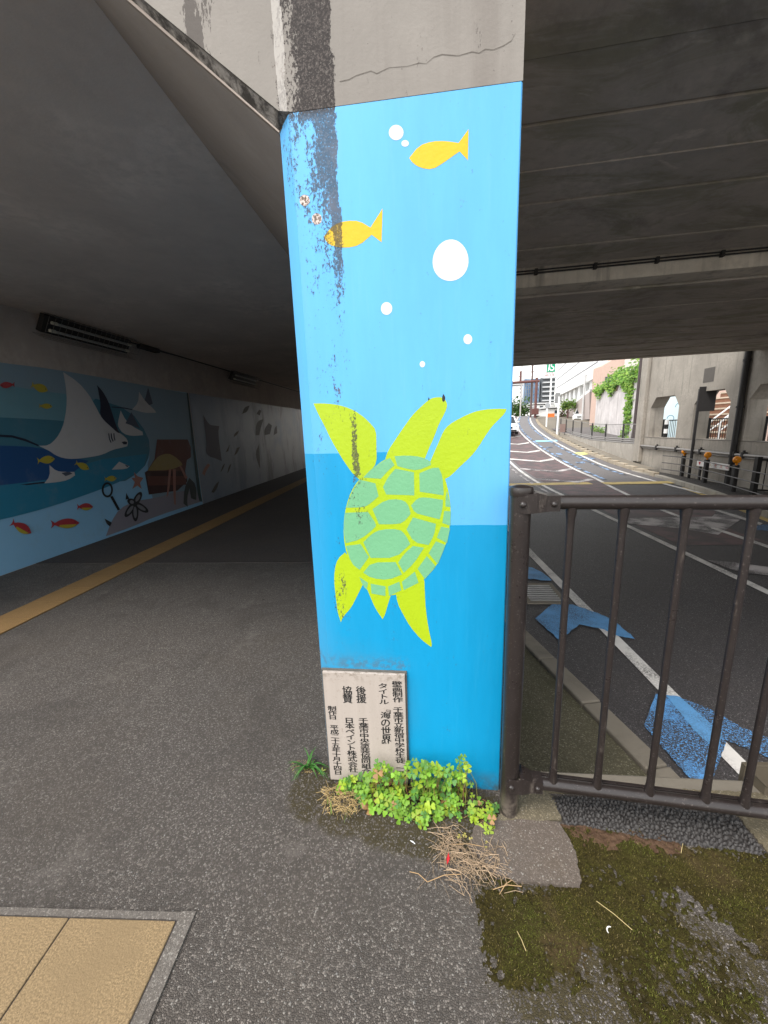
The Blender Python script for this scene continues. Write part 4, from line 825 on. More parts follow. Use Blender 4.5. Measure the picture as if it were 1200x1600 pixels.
TOPC = [(120, 250), (150, 185), (200, 170), (270, 165), (330, 140), (368, 70), (420, 80), (465, 150), (500, 165), (540, 70), (620, 55), (680, 100), (720, 80), (745, 120), (800, 130), (845, 60), (880, 45), (925, 50), (945, 120), (950, 180), (900, 270), (960, 280), (1030, 320), (1100, 345)]
BOTC = [(120, 275), (180, 260), (250, 320), (300, 380), (380, 385), (440, 405), (520, 470), (560, 430), (600, 470), (660, 480), (740, 440), (790, 405), (860, 450), (900, 420), (950, 440), (1010, 490), (1060, 540), (1100, 380)]
YEL, GRN, DGR, TAN = (.30, .42, .03), (.18, .355, .03), (.09, .23, .045), (.34, .19, .08)
def leafcol(x): 
    r = rng.random(); y = np.clip((x - 650) / 400, 0, 1)
    if r < .05: return TAN
    return np.array(YEL) * rng.uniform(.7, 1.1) if r < .24 + .4 * y else (np.array(GRN) * rng.uniform(.75, 1.15) if r < .85 else np.array(DGR) * rng.uniform(.8, 1.3))
cnt = 0
while cnt < 430:
    x = rng.uniform(120, 1105); t, b = interp(x, TOPC), interp(x, BOTC)
    if x > 900 and rng.random() < .45: continue
    if b - t < 15: continue
    y = t + (b - t) * (rng.uniform(0, 1) ** .9)
    if 960 < x and y < 280: continue
    px, py = z35(x, y); g0 = onz(px, py, 0)
    if g0[1] > 1.236: Y = 1.236 - rng.uniform(.008, .09) * (.3 + .7 * min(1, (b - y) / 200)); p = ony(px, py, Y)
    else: p = onz(px, py, rng.uniform(.008, .055) * (.35 if b - y < 40 else 1))
    if p[1] > 1.232 or p[2] < .004: continue
    nr = np.array([rng.normal(0, .35), -.55 + rng.normal(0, .3), 1.0]); size = rng.uniform(.0095, .0205) * (.85 if x > 900 else 1)
    leaflets(lf, p, nr, size, tuple(leafcol(x)))
    rt = np.array([p[0] + rng.normal(0, .02), min(1.225, p[1] + abs(rng.normal(0, .03))), .0]); md = (p + rt) / 2 + np.array([rng.normal(0, .008), -.004, .01])
    stm.tube([rt, md, p - nr / np.linalg.norm(nr) * .001], [.0009, .0008, .0006], 5, False, 0, tuple(np.array((.20, .20, .05)) * rng.uniform(.7, 1.3) if rng.random() < .7 else (.25, .12, .06))); cnt += 1
for pts in ([(900, 430), (960, 400), (1010, 420)], [(960, 600), (1010, 545), (1050, 500)], [(1000, 480), (1040, 540), (1040, 610)]):
    stm.tube([onz(*z35(*q), .008) for q in pts], .0009, 5, False, 0, (.28, .20, .08))
for q in ((905, 540), (945, 565), (870, 548), (1045, 590), (1040, 625)): leaflets(lf, onz(*z35(*q), .01), np.array([.1, -.2, 1]), .008, (.42, .36, .10))
lf.build('leaves', m_leaf, clo); stm.build('stems', m_tint, clo)

def blade(mb, root, dirv, L, w, droop, col, n=7):
    d = np.array(dirv, float); d /= np.linalg.norm(d); side = np.cross(d, (0, 0, 1.)); side = side / (np.linalg.norm(side) + 1e-9) if np.linalg.norm(side) > .05 else np.array([1., 0, 0])
    A, B, C = [], [], []; p = np.array(root, float)
    for i in range(n + 1):
        t = i / n; ww = w * (1 - t ** 1.8) * (.6 + .8 * min(1, t * 3)) / 1.4; A.append(p - side * ww); C.append(p + np.array([0, 0, -ww * .5])); B.append(p + side * ww)
        dd = d + np.array([0, 0, -droop * t]); dd /= np.linalg.norm(dd); p = p + dd * L / n; p[2] = max(p[2], .002)
    vs = A + C + B; m = n + 1; fs = [(i, i + 1, m + i + 1, m + i) for i in range(n)] + [(m + i, m + i + 1, 2 * m + i + 1, 2 * m + i) for i in range(n)]
    mb.add(vs, fs, 0, col)
gt = thing('grass_tuft', (*onz(482, 1200, 0)[:2], 0), 'small tuft of dark green grass blades left of the plaque', 'grass tuft'); mb = MB()
r0 = onz(483, 1200, 0)
for k in range(30):
    a = rng.uniform(-.4, 6.0); L = rng.uniform(.07, .13); g = rng.uniform(.7, 1.35)
    blade(mb, r0 + np.array([rng.normal(0, .008), rng.normal(0, .006), 0]), (math.cos(a) * .75, math.sin(a) * .55 - .12, rng.uniform(.6, 1.2)), L, rng.uniform(.002, .0036), rng.uniform(1.2, 2.6), (.055 * g, .17 * g, .03 * g))
mb.build('blades', m_leaf, gt)
mb = MB()
for k in range(160):
    px, py = 455 + rng.random() * 38, 1188 + rng.random() * 20; p = onz(px, py, .003); a = rng.uniform(0, 6.28)
    mb.tube([p, p + np.array([math.cos(a), math.sin(a), .2]) * rng.uniform(.002, .007)], .0006, 4, False, 0, tuple(np.array((.42, .30, .13)) * rng.uniform(.5, 1.2)))
mb.build('dry_seed_heads', m_tint, gt)
sp = thing('seedling', (*onz(503, 1208, 0)[:2], 0), 'tiny pale yellow green seedling at the left corner of the pillar', 'plant'); mb = MB()
for a in (.3, 1.7, 2.9, 4.2, 5.3): blade(mb, onz(503, 1206, .002), (math.cos(a), math.sin(a), 1.0), .022, .0035, 1.3, (.36, .42, .09), 5)
mb.build('blades', m_leaf, sp)
dg = thing('dry_grass_tuft', (*onz(535, 1255, 0)[:2], 0), 'half dried tuft of grass with straw coloured and green blades in front of the plaque', 'grass tuft'); mb = MB(); mg_ = MB()
for k in range(230):
    px, py = 508 + 52 * rng.random(), 1232 + 42 * rng.random() ** 1.2; p = onz(px, py, .003); a = rng.uniform(0, 6.28); L = rng.uniform(.012, .045); q = p + np.array([math.cos(a) * L, math.sin(a) * L * .7, rng.uniform(.0, .022)])
    mb.tube([p, (p + q) / 2 + np.array([rng.normal(0, .003), rng.normal(0, .003), .008]), q], .0007, 4, False, 0, tuple(np.array((.44, .32, .15)) * rng.uniform(.55, 1.25)))
for px, py, tx, ty in ((516, 1275, 521, 1230), (512, 1258, 512, 1245), (540, 1282, 548, 1258), (550, 1278, 560, 1256), (518, 1272, 516, 1250), (545, 1282, 553, 1248), (538, 1286, 541, 1266)):
    p = onz(px, py, .002); q = ony(tx, ty, p[1] - .004); blade(mg_, p, q - p + np.array([0, 0, .01]), np.linalg.norm(q - p) * 1.1, .0022, .5, (.24, .36, .09))
mb.build('straw', m_tint, dg); mg_.build('blades', m_leaf, dg)
st = thing('straw_pile', (*onz(745, 1350, 0)[:2], 0), 'loose pile of dry straw on the concrete patch near the railing post', 'straw'); mb = MB()
for k in range(330):
    t = rng.random()
    if t < .22: px, py = 700 + rng.normal(0, 9), 1300 + rng.uniform(-8, 40)
    else: px, py = 752 + rng.normal(0, 30), 1352 + rng.normal(0, 18)
    if py < 1285 or py > 1402: continue
    p = onz(px, py, .004); a = rng.normal(-.5, .9) if rng.random() < .6 else rng.uniform(0, 6.28); L = rng.uniform(.015, .075); d = np.array([math.cos(a), math.sin(a), 0]); h = rng.uniform(.003, .02) * math.exp(-((px - 745) / 40) ** 2)
    mb.tube([p - d * L / 2 + np.array([0, 0, h]), p + np.array([rng.normal(0, .003), rng.normal(0, .003), h + .004]), p + d * L / 2 + np.array([0, 0, h * rng.uniform(.3, 1.2)])], rng.uniform(.0004, .0008), 4, False, 0, tuple(np.array((.38, .275, .18)) * rng.uniform(.4, 1.25)))
for a, b in (((640, 1362), (668, 1378)), ((668, 1378), (720, 1366)), ((770, 1390), (815, 1385)), ((780, 1398), (800, 1375)), ((700, 1320), (765, 1325))):
    p, q = onz(*a, .006), onz(*b, .008); mb.tube([p, (p + q) / 2 + np.array([0, .004, .006]), q], .0011, 5, False, 0, (.38, .25, .13))
mb.build('stalks', m_tint, st)
mb = MB(); p = onz(700, 1342, .012)
for s in (-1, 1): mb.add([p + np.array([-.004, -.018, .001]), p + np.array([s * .005, -.004, .006]), p + np.array([.003, .017, .004]), p + np.array([0, 0, .0])], [(0, 1, 2, 3)])
tag(mb.build('fallen_leaf', plain('red_leaf', (.50, .02, .03), .5, .2, 60), origin=p), 'small red leaf lying on the straw pile', 'leaf')
mb = MB(); p = onz(645, 1316, .004); mb.tube([p + np.array([-.009, .005, 0]), p + np.array([0, 0, .002]), p + np.array([.008, -.005, 0])], [.0008, .0022, .0010], 6)
tag(mb.build('litter', plain('white_scrap', (.62, .62, .64), .6), origin=p), 'white scrap of litter on the asphalt in front of the clover', 'litter')
mb = MB(); p = onz(955, 1455, .012); mb.tube([p + np.array([.010 * math.cos(t), .010 * math.sin(t), 0]) for t in np.linspace(1.2, 3.6, 7)], [.0008, .0014, .0017, .0018, .0017, .0014, .0008], 6)
tag(mb.build('litter', plain('white_crescent', (.7, .68, .64), .5), origin=p), 'curved white scrap of litter lying on the moss', 'litter')
mb = MB()
for a, b in (((932, 1408), (988, 1453)), ((808, 1455), (822, 1486)), ((1064, 1333), (1067, 1318))):
    p, q = onz(*a, .013), onz(*b, .013); mb.tube([p, (p + q) / 2 + np.array([0, 0, .004]), q], .0009, 5, False, 0, (.42, .33, .16))
tag(mb.build('straw_stalks', m_tint), kind='stuff')
# loose pale chips on the pavement
mb = MB()
for k in range(1500):
    px, py = rng.uniform(-20, 1220), rng.uniform(1240, 1620); p = onz(px, py, .001)
    if p[0] > 1.2 or (p[0] > .28 and p[1] > 1.03) or (px < 310 and py > 1425): continue
    s = rng.uniform(.0008, .0024) * (1.5 if rng.random() < .06 else 1); a = rng.uniform(0, 3.14); e1, e2 = np.array([math.cos(a), math.sin(a), 0]) * s, np.array([-math.sin(a), math.cos(a), 0]) * s * rng.uniform(.5, .9); g = rng.uniform(.10, .30); u = np.array([0, 0, s * .8])
    mb.add([p - e1, p - e2 * .9 + e1 * .2, p + e1, p + e2, p + u, p + u * .8 + e1 * .4], [(0, 1, 4), (1, 2, 5), (1, 5, 4), (2, 3, 5), (3, 4, 5), (3, 0, 4)], 0, (g, g * .96, g * .92))
tag(mb.build('stone_chips', m_tint), kind='stuff')
# ------------------------------------------------------------------ road bridges overhead
sk = -.064
def skew(x, k=sk): return k * (x - XR)
b1 = thing('road_bridge', (4, 3.5, 3.47), 'nearer concrete bridge deck with wide panel seams over the road', 'bridge')
mb = MB(); seams = [1.262] + [1.84 + .545 * i for i in range(0, 9)]; seams = [s for s in seams if s < 6.0] + [6.22]
for i, (a, b) in enumerate(zip(seams[:-1], seams[1:])):
    z = 3.47 + (.012 if i % 2 else 0); e = .010; x0, x1 = .30, 11.2
    mb.prism([(x0, a + e, z), (x1, a + e + skew(x1), z), (x1, b - e + skew(x1), z), (x0, b - e, z)], (0, 0, .2))
    mb.prism([(x0, b - e, z - .010), (x1, b - e + skew(x1), z - .010), (x1, b + .001 + skew(x1), z - .010), (x0, b + .001, z - .010)], (0, 0, .1)) if i % 3 == 1 else None
mb.build('soffit_panels', m_conc_dark, b1)
mb = MB(); mb.prism([(.282, 1.262, 3.56), (11.2, 1.262 + skew(11.2), 3.56), (11.2, 6.2 + skew(11.2), 3.56), (.282, 6.2, 3.56)], (0, 0, .7)); mb.build('deck', m_conc, b1)
b2 = thing('road_bridge', (5, 10, 3.25), 'farther concrete bridge deck with narrow plank marks and a pale front beam', 'bridge')
kb = -.075
mb = MB(); S = lambda x: kb * (x - 1.49)
mb.prism([(.30, 6.25 + S(.3), 3.25), (11.2, 6.25 + S(11.2), 3.25), (11.2, 6.62 + S(11.2), 3.25), (.30, 6.62 + S(.3), 3.25)], (0, 0, .9)); mb.build('front_beam', m_conc_beam, b2, bevel=.01)
mb = MB()
for i in range(13):
    a, b = 6.64 + .6 * i, 6.64 + .6 * (i + 1); z = 3.225 + (.012 if i % 2 else 0); f = lambda x, y: y + (kb - .06 * (y - 6.6) / 7.6) * (x - 1.49)
    if i == 12: b = a + .42
    mb.prism([(.30, f(.3, a + .012), z), (11.2, f(11.2, a + .012), z), (11.2, f(11.2, b - .012), z), (.30, f(.3, b - .012), z)], (0, 0, .15))
mb.build('soffit_planks', m_conc_dark, b2)
mb = MB(); mb.prism([(.285, 6.64, 3.30), (11.2, 6.64 + S(11.2), 3.30), (11.2, 13.18, 3.30), (.285, 14.55, 3.30)], (0, 0, .9)); mb.build('deck', m_conc, b2)
cn = thing('ceiling_conduit', (4, 6.1, 3.4), 'thin dark conduit clipped along the top of the pale bridge beam', 'conduit')
mb = MB(); 
for dz in (.0, .035): mb.tube([(.35, 6.215 + S(.35), 3.452 - dz), (10.1, 6.215 + S(10.1), 3.452 - dz)], .011, 8)
mb.build('pipe', m_dark, cn, smooth=40)
for x in np.arange(.9, 10, .77): mb = MB(); mb.box((x - .02, 6.195 + S(x), 3.395), (x + .02, 6.245 + S(x), 3.469)); mb.build('clip', m_dark, cn)

# ------------------------------------------------------------------ abutment wall with openings on the far side
XW, XB = 10.2, 10.77
aw = thing('abutment_wall', (XW, 14, 0), 'concrete wall with chamfered window openings beyond the road under the bridge', 'wall')
OPEN = [(11.70, 13.43), (14.155, 15.88), (16.754, 18.665)]; ZS, ZO, CH = .565, 2.262, .34
mb = MB(); mb.box((XW, 1.0, -1.3), (XB, 19.42, ZS)); mb.box((XW, 1.0, ZO), (XB, 19.42, 4.9))
ys = [1.0] + [q for o in OPEN for q in o] + [19.42]
for a, b in zip(ys[::2], ys[1::2]): mb.box((XW, a, ZS), (XB, b, ZO))
for a, b in OPEN:
    for p, d in ((a, 1), (b, -1)): mb.prism([(XW, p, ZO), (XW, p + d * CH, ZO), (XW, p, ZO - CH * 1.25)], (XB - XW, 0, 0))
wall = mb.build('wall', m_conc_wall, aw)
mb = MB(); mb.box((XW - .16, 18.95, -.55), (XW - .002, 19.44, 4.9)); mb.build('end_pilaster', m_conc_wall, aw, bevel=.02)
mb = MB(); mb.box((XW - .006, 15.06, 2.56), (XW - .002, 15.58, 3.05)); mb.build('recess_dark_sheet', plain('recess_shade', (.10, .09, .08), .9), aw)  # flat dark sheet on the wall face, painting the shade of a square recess
mb = MB(); mb.box((XW - .012, 1.2, .56), (XW - .001, 18.9, .585)); [mb.box((XW - .003, y, -1.), (XW - .001, y + .012, .56)) for y in (13.8, 15.2, 16.3, 17.4, 18.4)]; [mb.box((XW - .003, y, 2.27), (XW - .001, y + .012, 4.8)) for y in (13.9, 16.3, 17.9)]
mb.build('formwork_seam', plain('seam_grime', (.17, .155, .135), .9, .3, 6), aw)
dp = thing('drain_pipe', (XW - .1, 13.95, 0), 'thick black drain pipe running down the concrete abutment wall', 'pipe')
mb = MB(); mb.tube([(XW - .09, 13.62, 4.6), (XW - .09, 13.62, -.95)], .085, 14); mb.build('pipe', m_dark, dp, smooth=40)
for z in (.05, 1.6, 3.0): mb = MB(); mb.lathe((XW - .09, 13.62, z), [(.105, 0), (.105, .07)], 14); mb.build('collar', m_dark, dp, smooth=40)
m_pipe = plain('grey_pipe', (.24, .225, .21), .5, .2, 8, .4)
wp = thing('wall_pipe', (XW - .08, 14, .2), 'long grey pipe with black clamps along the foot of the abutment wall', 'pipe')
mb = MB(); mb.tube([(XW - .09, 9, .13), (XW - .09, 14, .15), (XW - .09, 19.4, .19)], .05, 12); mb.tube([(XW - .07, 9, .04), (XW - .07, 19.4, .10)], .02, 8); mb.build('pipe', m_pipe, wp, smooth=40)
for y in (17.75, 16.45, 15.1, 13.55, 13.2): mb = MB(); mb.box((XW - .15, y - .05, .06), (XW - .002, y + .05, .24)); mb.box((XW - .11, y - .03, .24), (XW - .05, y + .03, .30)); mb.build('clamp', m_dark, wp, bevel=.012)
# pedestrian passage behind the wall
mb = MB(); mb.box((XB + .002, 1, -1.2), (40, 19.42, .16)); 
side = MB(); yy = yrow(19.42, 60, 28) + yrow(66, 140, 8)
side.strip([(10.19 + bend(y), y, side_z(y)) for y in yy][::-1], [(60, y, side_z(y)) for y in yy][::-1]); side.box((XB + .002, 1, -1.2), (60, 19.419, .158))
m_side = asphalt('pale_footway_asphalt', (.11, .10, .10), (.15, .14, .14), (.3, .28, .27), 60, .3, .004)
tag(side.build('footway', m_side), kind='structure')
m_black = plain('black_railing_paint', (.018, .017, .017), .45, .2, 20, .2)
for i, ((a, b), lab) in enumerate(zip(OPEN, ('black bar railing in the opening nearest the road bridge', 'black bar railing in the opening with the brown steps behind', 'black bar railing in the opening with the painted wall behind'))):
    o = thing('window_railing', (XB + .12, a, .16), lab, 'railing', 'railings behind the wall openings')
    mb = MB(); mb.tube([(XB + .12, a - .2, 1.28), (XB + .12, b + .2, 1.28)], .022, 8); mb.tube([(XB + .12, a - .2, .3), (XB + .12, b + .2, .3)], .018, 8); mb.build('rail', m_black, o)
    mb = MB(); [mb.tube([(XB + .12, y, .3), (XB + .12, y, 1.27)], .012, 6) for y in np.arange(a - .15, b + .2, .115)]; mb.build('bars', m_black, o)
    for y in (a - .12, b + .12): mb = MB(); mb.box((XB + .08, y - .035, .16), (XB + .16, y + .035, 1.33)); mb.build('post', m_black, o)

# raised kerb wall with pipe rails, kerb stones, island
kw = thing('kerb_wall', (10, 24, -.2), 'low stained concrete wall holding up the footway beyond the bridge', 'wall')
mb = MB(); yy = yrow(19.45, 31.5, 14)
for a, b in zip(yy[:-1], yy[1:]):
    mb.prism([(10.04 + bend(a), a, -.9), (10.04 + bend(b), b, -.9), (10.26 + bend(b), b, -.9), (10.26 + bend(a), a, -.9)], (0, 0, .9 + side_z((a + b) / 2) + .06))
mb.build('wall', concrete('stained_kerb_wall', (.36, .33, .29), .5, .9), kw)
for dz, dx in ((.10, 0), (.19, .05), (.28, .1)):
    mb = MB(); mb.tube([(10.10 + dx + bend(y), y, side_z(y) + dz) for y in yrow(19.3, 29.5, 12)], .03, 8); mb.build('pipe_rail', m_pipe, kw, smooth=40)
kb_ = MB()
for y in np.arange(16.5, 46, .8):
    f = lambda y: 9.42 + bend(y) - .18 * min(1, max(0, (y - 18) / 5)); zz = road_z(y + .4)
    kb_.prism([(f(y + .02), y + .02, zz - .2), (f(y + .78), y + .78, zz - .2), (f(y + .78) + .2, y + .78, zz - .2), (f(y + .02) + .2, y + .02, zz - .2)], (0, 0, .36))
tag(kb_.build('road_kerb', concrete('ochre_kerb', (.40, .34, .26), .5, .2), bevel=.015), kind='structure')
gt_ = MB(); gt_.strip([(9.5 + bend(y), y, road_z(y) + .15) for y in yrow(17.5, 33, 16)][::-1], [(10.05 + bend(y), y, road_z(y) + .16) for y in yrow(17.5, 33, 16)][::-1]); tag(gt_.build('kerb_top', m_kerb), kind='structure')
isl = MB(); I = [(9.50, 18.1), (9.62, 16.2), (9.05, 12.8), (8.2, 9.5), (7.4, 6.5), (10.19, 6.5), (10.19, 18.1)]
isl.prism([(x, y, -1.2) for x, y in I][::-1], (0, 0, .34)); tag(isl.build('island', asphalt('island_asphalt', (.035, .032, .03), (.06, .055, .05), (.2, .19, .17), 60, .3, .004)), kind='structure')
ik = MB()
for i in range(4):
    a, b = np.array(I[i]), np.array(I[i + 1]); n_ = max(1, int(np.linalg.norm(b - a) / .6)); d = (b - a) / np.linalg.norm(b - a); nn = np.array([-d[1], d[0]]) * .16; nn = nn if nn[0] < 0 else -nn
    for k in range(n_): p, q = a + (b - a) * k / n_ + d * .008, a + (b - a) * (k + 1) / n_ - d * .008; ik.prism([(*p, -1.2), (*q, -1.2), (*(q + nn), -1.2), (*(p + nn), -1.2)], (0, 0, .362))
tag(ik.build('island_kerb', concrete('island_kerb_stone', (.36, .33, .28), .4, .2), bevel=.012), kind='structure')
ym = MB(); ym.strip([(x - .36, y, -.992) for x, y in I[1:5]], [(x - .19, y, -.992) for x, y in I[1:5]]); ym.build('edge_line', m_yel, road)

# bollards with amber reflectors and rails, sign post, banner, black guard rail on the island
m_amber = plain('amber_reflector', (.75, .26, .01), .25, .2, 40, 0, .05); m_blackp = plain('black_post', (.022, .02, .02), .55, .2, 12)
def bollard(loc, label):
    o = thing('bollard', loc, label, 'bollard', 'bollards with amber reflectors')
    mb = MB(); mb.box((loc[0] - .062, loc[1] - .062, loc[2] - .05), (loc[0] + .062, loc[1] + .062, loc[2] + .80)); mb.build('post', m_blackp, o, bevel=.02)
    mb = MB(); c = np.array([loc[0], loc[1], loc[2] + .95]); mb.tube([c + np.array([.0, .06, 0]), c + np.array([0, .03, 0]), c - np.array([0, .03, 0]), c - np.array([0, .06, 0])], [.075, .105, .105, .075], 18); mb.tube([c - np.array([0, 0, .2]), c - np.array([0, 0, .09])], .03, 8); mb.build('reflector', m_amber, o, smooth=50)
    return o
BL = [onz(1065, 744, -.86), onz(1100, 754, -.86), onz(1144, 768, -.86)]
bo = bollard(BL[0], 'black bollard with amber reflector at the far end of the island, nearest the sign post')
dup(bo, BL[1], 'black bollard with amber reflector in front of the white banner'); dup(bo, BL[2], 'black bollard with amber reflector nearest the black guard rail')
m_railp = plain('dark_grey_rail', (.075, .07, .068), .45, .2, 12, .3)
rl = thing('guard_rail', BL[1], 'three thin grey rails strung along the bollards of the island', 'rail')
for h in (.20, .46, .74):
    mb = MB(); mb.tube([BL[0] + np.array([-.25, .9, h]) , BL[0] + np.array([-.13, 0, h]), BL[1] + np.array([-.13, 0, h]), BL[2] + np.array([-.13, 0, h]), BL[2] + np.array([-1.2, -4.2, h])], .017, 8); mb.build('rail', m_railp, rl, smooth=40)
sgp = onz(1076, 747, -.86); so = thing('sign_post', sgp, 'dark pole with a dark rectangular sign board seen from behind', 'sign')
mb = MB(); mb.tube([sgp, (sgp[0], sgp[1], 2.35)], .05, 12); mb.build('pole', m_blackp, so, smooth=40)
q = ony(1088, 624, sgp[1]); mb = MB(); d = np.array([.96, -.28, 0]); mb.obox((sgp[0] + .20, sgp[1] - .10, q[2]), d * .26, np.array([.28, .96, 0]) * .018, (0, 0, .43)); mb.build('board', m_blackp, so, bevel=.01)
bn = thing('banner_sign', (9.6, 14.2, -.6), 'white banner board with red and coloured characters behind the bollards', 'sign')
A0, A1, A2 = onx(1089, 722, 10.0), onx(1139, 726, 10.0), onx(1139, 735.5, 10.0); hh = A1[2] - A2[2]
mb = MB(); mb.prism([(10.0, A0[1], A2[2] + .02), (10.0, A1[1], A2[2]), (10.0, A1[1], A1[2]), (10.0, A0[1], A1[2] + .03)], (.03, 0, 0)); mb.build('board', plain('banner_white', (.75, .73, .70), .5, .1), bn)
L = A0[1] - A1[1]; eY = np.array([0, -1., 0])
for k, (chx, colr) in enumerate((('▼', (.45, .01, .03)), ('○', (.25, .45, .2)), ('人', (.45, .3, .1)), ('を', (.5, .08, .02)), ('大', (.5, .08, .02)), ('切', (.45, .01, .04)))):
    mb = MB(); put(mb, chx, np.array([9.995, A0[1] - L * (.10 + .165 * k + (.03 if k else 0)), (A1[2] + A2[2]) / 2 + .01]), eY, EZ, hh * .62, hh * .62, False, False); mb.build('lettering', plain('banner_ink', colr, .5), bn)
for y in (A0[1] - .12, A1[1] + .12): mb = MB(); mb.box((10.035, y - .03, -1.), (10.09, y + .03, A1[2])); mb.build('leg', m_blackp, bn)
gp = onz(1176, 773, -.86); gd = thing('guard_fence', gp, 'black bar guard fence standing on the island at the right edge', 'fence')
mb = MB(); mb.box((gp[0] - .06, gp[1] - .06, gp[2]), (gp[0] + .06, gp[1] + .06, gp[2] + 1.08)); mb.build('post', m_black, gd)
e2 = np.array([.9, -.9, 0]); mb = MB()
for h in (.15, 1.0): mb.tube([gp + np.array([0, 0, h]), gp + e2 * 2 + np.array([0, 0, h])], .025, 8)
mb.build('rail', m_black, gd); mb = MB(); [mb.tube([gp + e2 * t + np.array([0, 0, .15]), gp + e2 * t + np.array([0, 0, 1.0])], .013, 6) for t in np.arange(.14, 2, .14)]; mb.build('bars', m_black, gd)

# brown steps and striped bollard, white hand rail seen through the openings
sx0 = 13.2; m_brick = plain('brown_brick', (.23, .115, .075), .8, .2, 6); m_nose = plain('pale_step_edge', (.58, .48, .38), .7, .15, 6); m_terra = plain('terracotta', (.50, .36, .30), .8, .12, 4)
stp = thing('brick_steps', (sx0, 18, .16), 'brown brick steps with pale edges rising behind the middle wall opening', 'steps')
mb, mb2 = MB(), MB()
for k in range(12): x = sx0 + .3 * k; z = .16 + .27 * (k + 1); mb.box((x, 17.2, .1), (x + .30, 22.4, z - .07)); mb2.box((x - .03, 17.2, z - .07), (x + .30, 22.4, z))
mb.build('riser', m_brick, stp); mb2.build('tread', m_nose, stp)
mb = MB(); mb.prism([(sx0 - .1, 16.9, .1), (sx0 + 3.6, 16.9, .1), (sx0 + 3.6, 16.9, 3.9), (sx0 - .1, 16.9, .55)], (0, .28, 0)); mb.build('cheek_wall', m_terra, stp)
m_whitem = plain('white_steel', (.75, .75, .74), .35, .06)
hr = thing('hand_rail', (12.5, 17.6, .16), 'white tubular hand rail at the foot of the brown steps', 'hand rail'); mb = MB()
for y in (17.9, 18.5): mb.tube([(12.6, y, .16), (12.6, y, 1.1), (12.75, y, 1.28), (13.5, y, 1.9)], .035, 8); mb.tube([(12.6, y, .75), (13.4, y, 1.4)], .03, 8)
mb.build('tubes', m_whitem, hr, smooth=50)
sb_ = thing('striped_bollard', (11.3, 19.0, .16), 'black and white striped bollard behind the far opening', 'bollard'); q = ony(1039, 684, 18.2)
for k in range(6): mb = MB(); mb.tube([(q[0], 18.2, .16 + .19 * k), (q[0], 18.2, .16 + .19 * (k + 1))], .075, 12); mb.build('band', m_whitem if k % 2 else m_black, sb_, smooth=40)

# ------------------------------------------------------------------ retaining wall with ivy and its pale mural
rw = thing('retaining_wall', (13.3, 28, .3), 'tall pale concrete retaining wall with ivy hanging over its top', 'wall')
rx = lambda y: 13.1 + .127 * (y - 24.4) 
zt_ = lambda y: 3.9 if y < 26 else 3.9 - .02 * (y - 26)
mb = MB()
for a, b in zip(yrow(22.6, 34.0, 7)[:-1], yrow(22.6, 34.0, 7)[1:]):
    mb.prism([(rx(a), a + .012, -.2), (rx(b), b - .012, -.2), (rx(b) + .5, b - .012, -.2), (rx(a) + .5, a + .012, -.2)], (0, 0, .2 + zt_(a)))
mb.build('wall', m_conc_pale, rw)
mb = MB(); mb.prism([(rx(22.6) + .06, 22.61, -.1), (rx(33.9) + .06, 33.9, -.1), (rx(33.9) + .4, 33.9, -.1), (rx(22.6) + .4, 22.61, -.1)], (0, 0, 3.9)); mb.build('core', m_conc_pale, rw)
m_mur = mpaint('outdoor_mural_blue', (1.0, 1.22, 1.28), .1, .1)
pw_ = thing('painted_wall', (12.6, 21, .16), 'pale blue painted wall with orange fish behind the far opening', 'wall')
mb = MB(); mb.box((12.75, 19.2, .1), (13.0, 22.58, 3.6)); mb.build('wall', m_mur, pw_)
mbw = MB()
for cy, cz, r in ((20.2, 1.5, .28), (20.9, 1.9, .34), (21.5, 1.35, .3), (20.6, 1.0, .25), (19.8, 2.2, .3)):
    A = [(12.744, cy + r * math.cos(t), cz + .6 * r * math.sin(t)) for t in np.linspace(0, 4.2, 14)]; Bq = [(12.744, cy + (r - .05) * math.cos(t), cz + .6 * (r - .05) * math.sin(t)) for t in np.linspace(0, 4.2, 14)]; mbw.strip(A, Bq)
mbw.build('painted_waves', mpaint('wave_blue', (.12, .38, .55)), pw_)
mb = MB(); mb.poly([(12.742, 20.3 - .4 * x, 1.72 + .3 * z) for x, z in [(-.5, -.4), (-.3, 0), (-.5, .4), (-.1, .15), (.2, .4), (.55, .05), (.2, -.4), (-.1, -.15)]]); mb.build('painted_fish', mpaint('mural_orange', (.75, .40, .08)), pw_)
def foliage(mb, pts, size, cols, flat=None):
    for p in pts:
        nr = rng.normal(size=3); nr[2] += .8
        if flat is not None: nr = nr * .6 + np.array(flat)
        nr /= np.linalg.norm(nr); a = np.cross(nr, rng.normal(size=3)); a /= np.linalg.norm(a); b = np.cross(nr, a); s = size * rng.uniform(.6, 1.3); c = np.array(cols[rng.integers(len(cols))]) * rng.uniform(.7, 1.3)
        mb.add([p - a * s * .5, p - a * s * .1 + b * s * .42, p + a * s * .6 - nr * s * .15, p - a * s * .1 - b * s * .42, p + a * s * .05 + nr * s * .1], [(0, 4, 1), (1, 4, 2), (2, 4, 3), (3, 4, 0)], 0, tuple(c))
IVG = [(.13, .27, .035), (.20, .36, .05), (.09, .21, .03), (.26, .40, .07)]
m_bark = plain('vine_bark', (.12, .09, .06), .9)
iv = thing('ivy', (13.4, 27, 3.9), 'bright green ivy spilling over the top of the pale retaining wall', 'ivy'); mb = MB(); pts = []
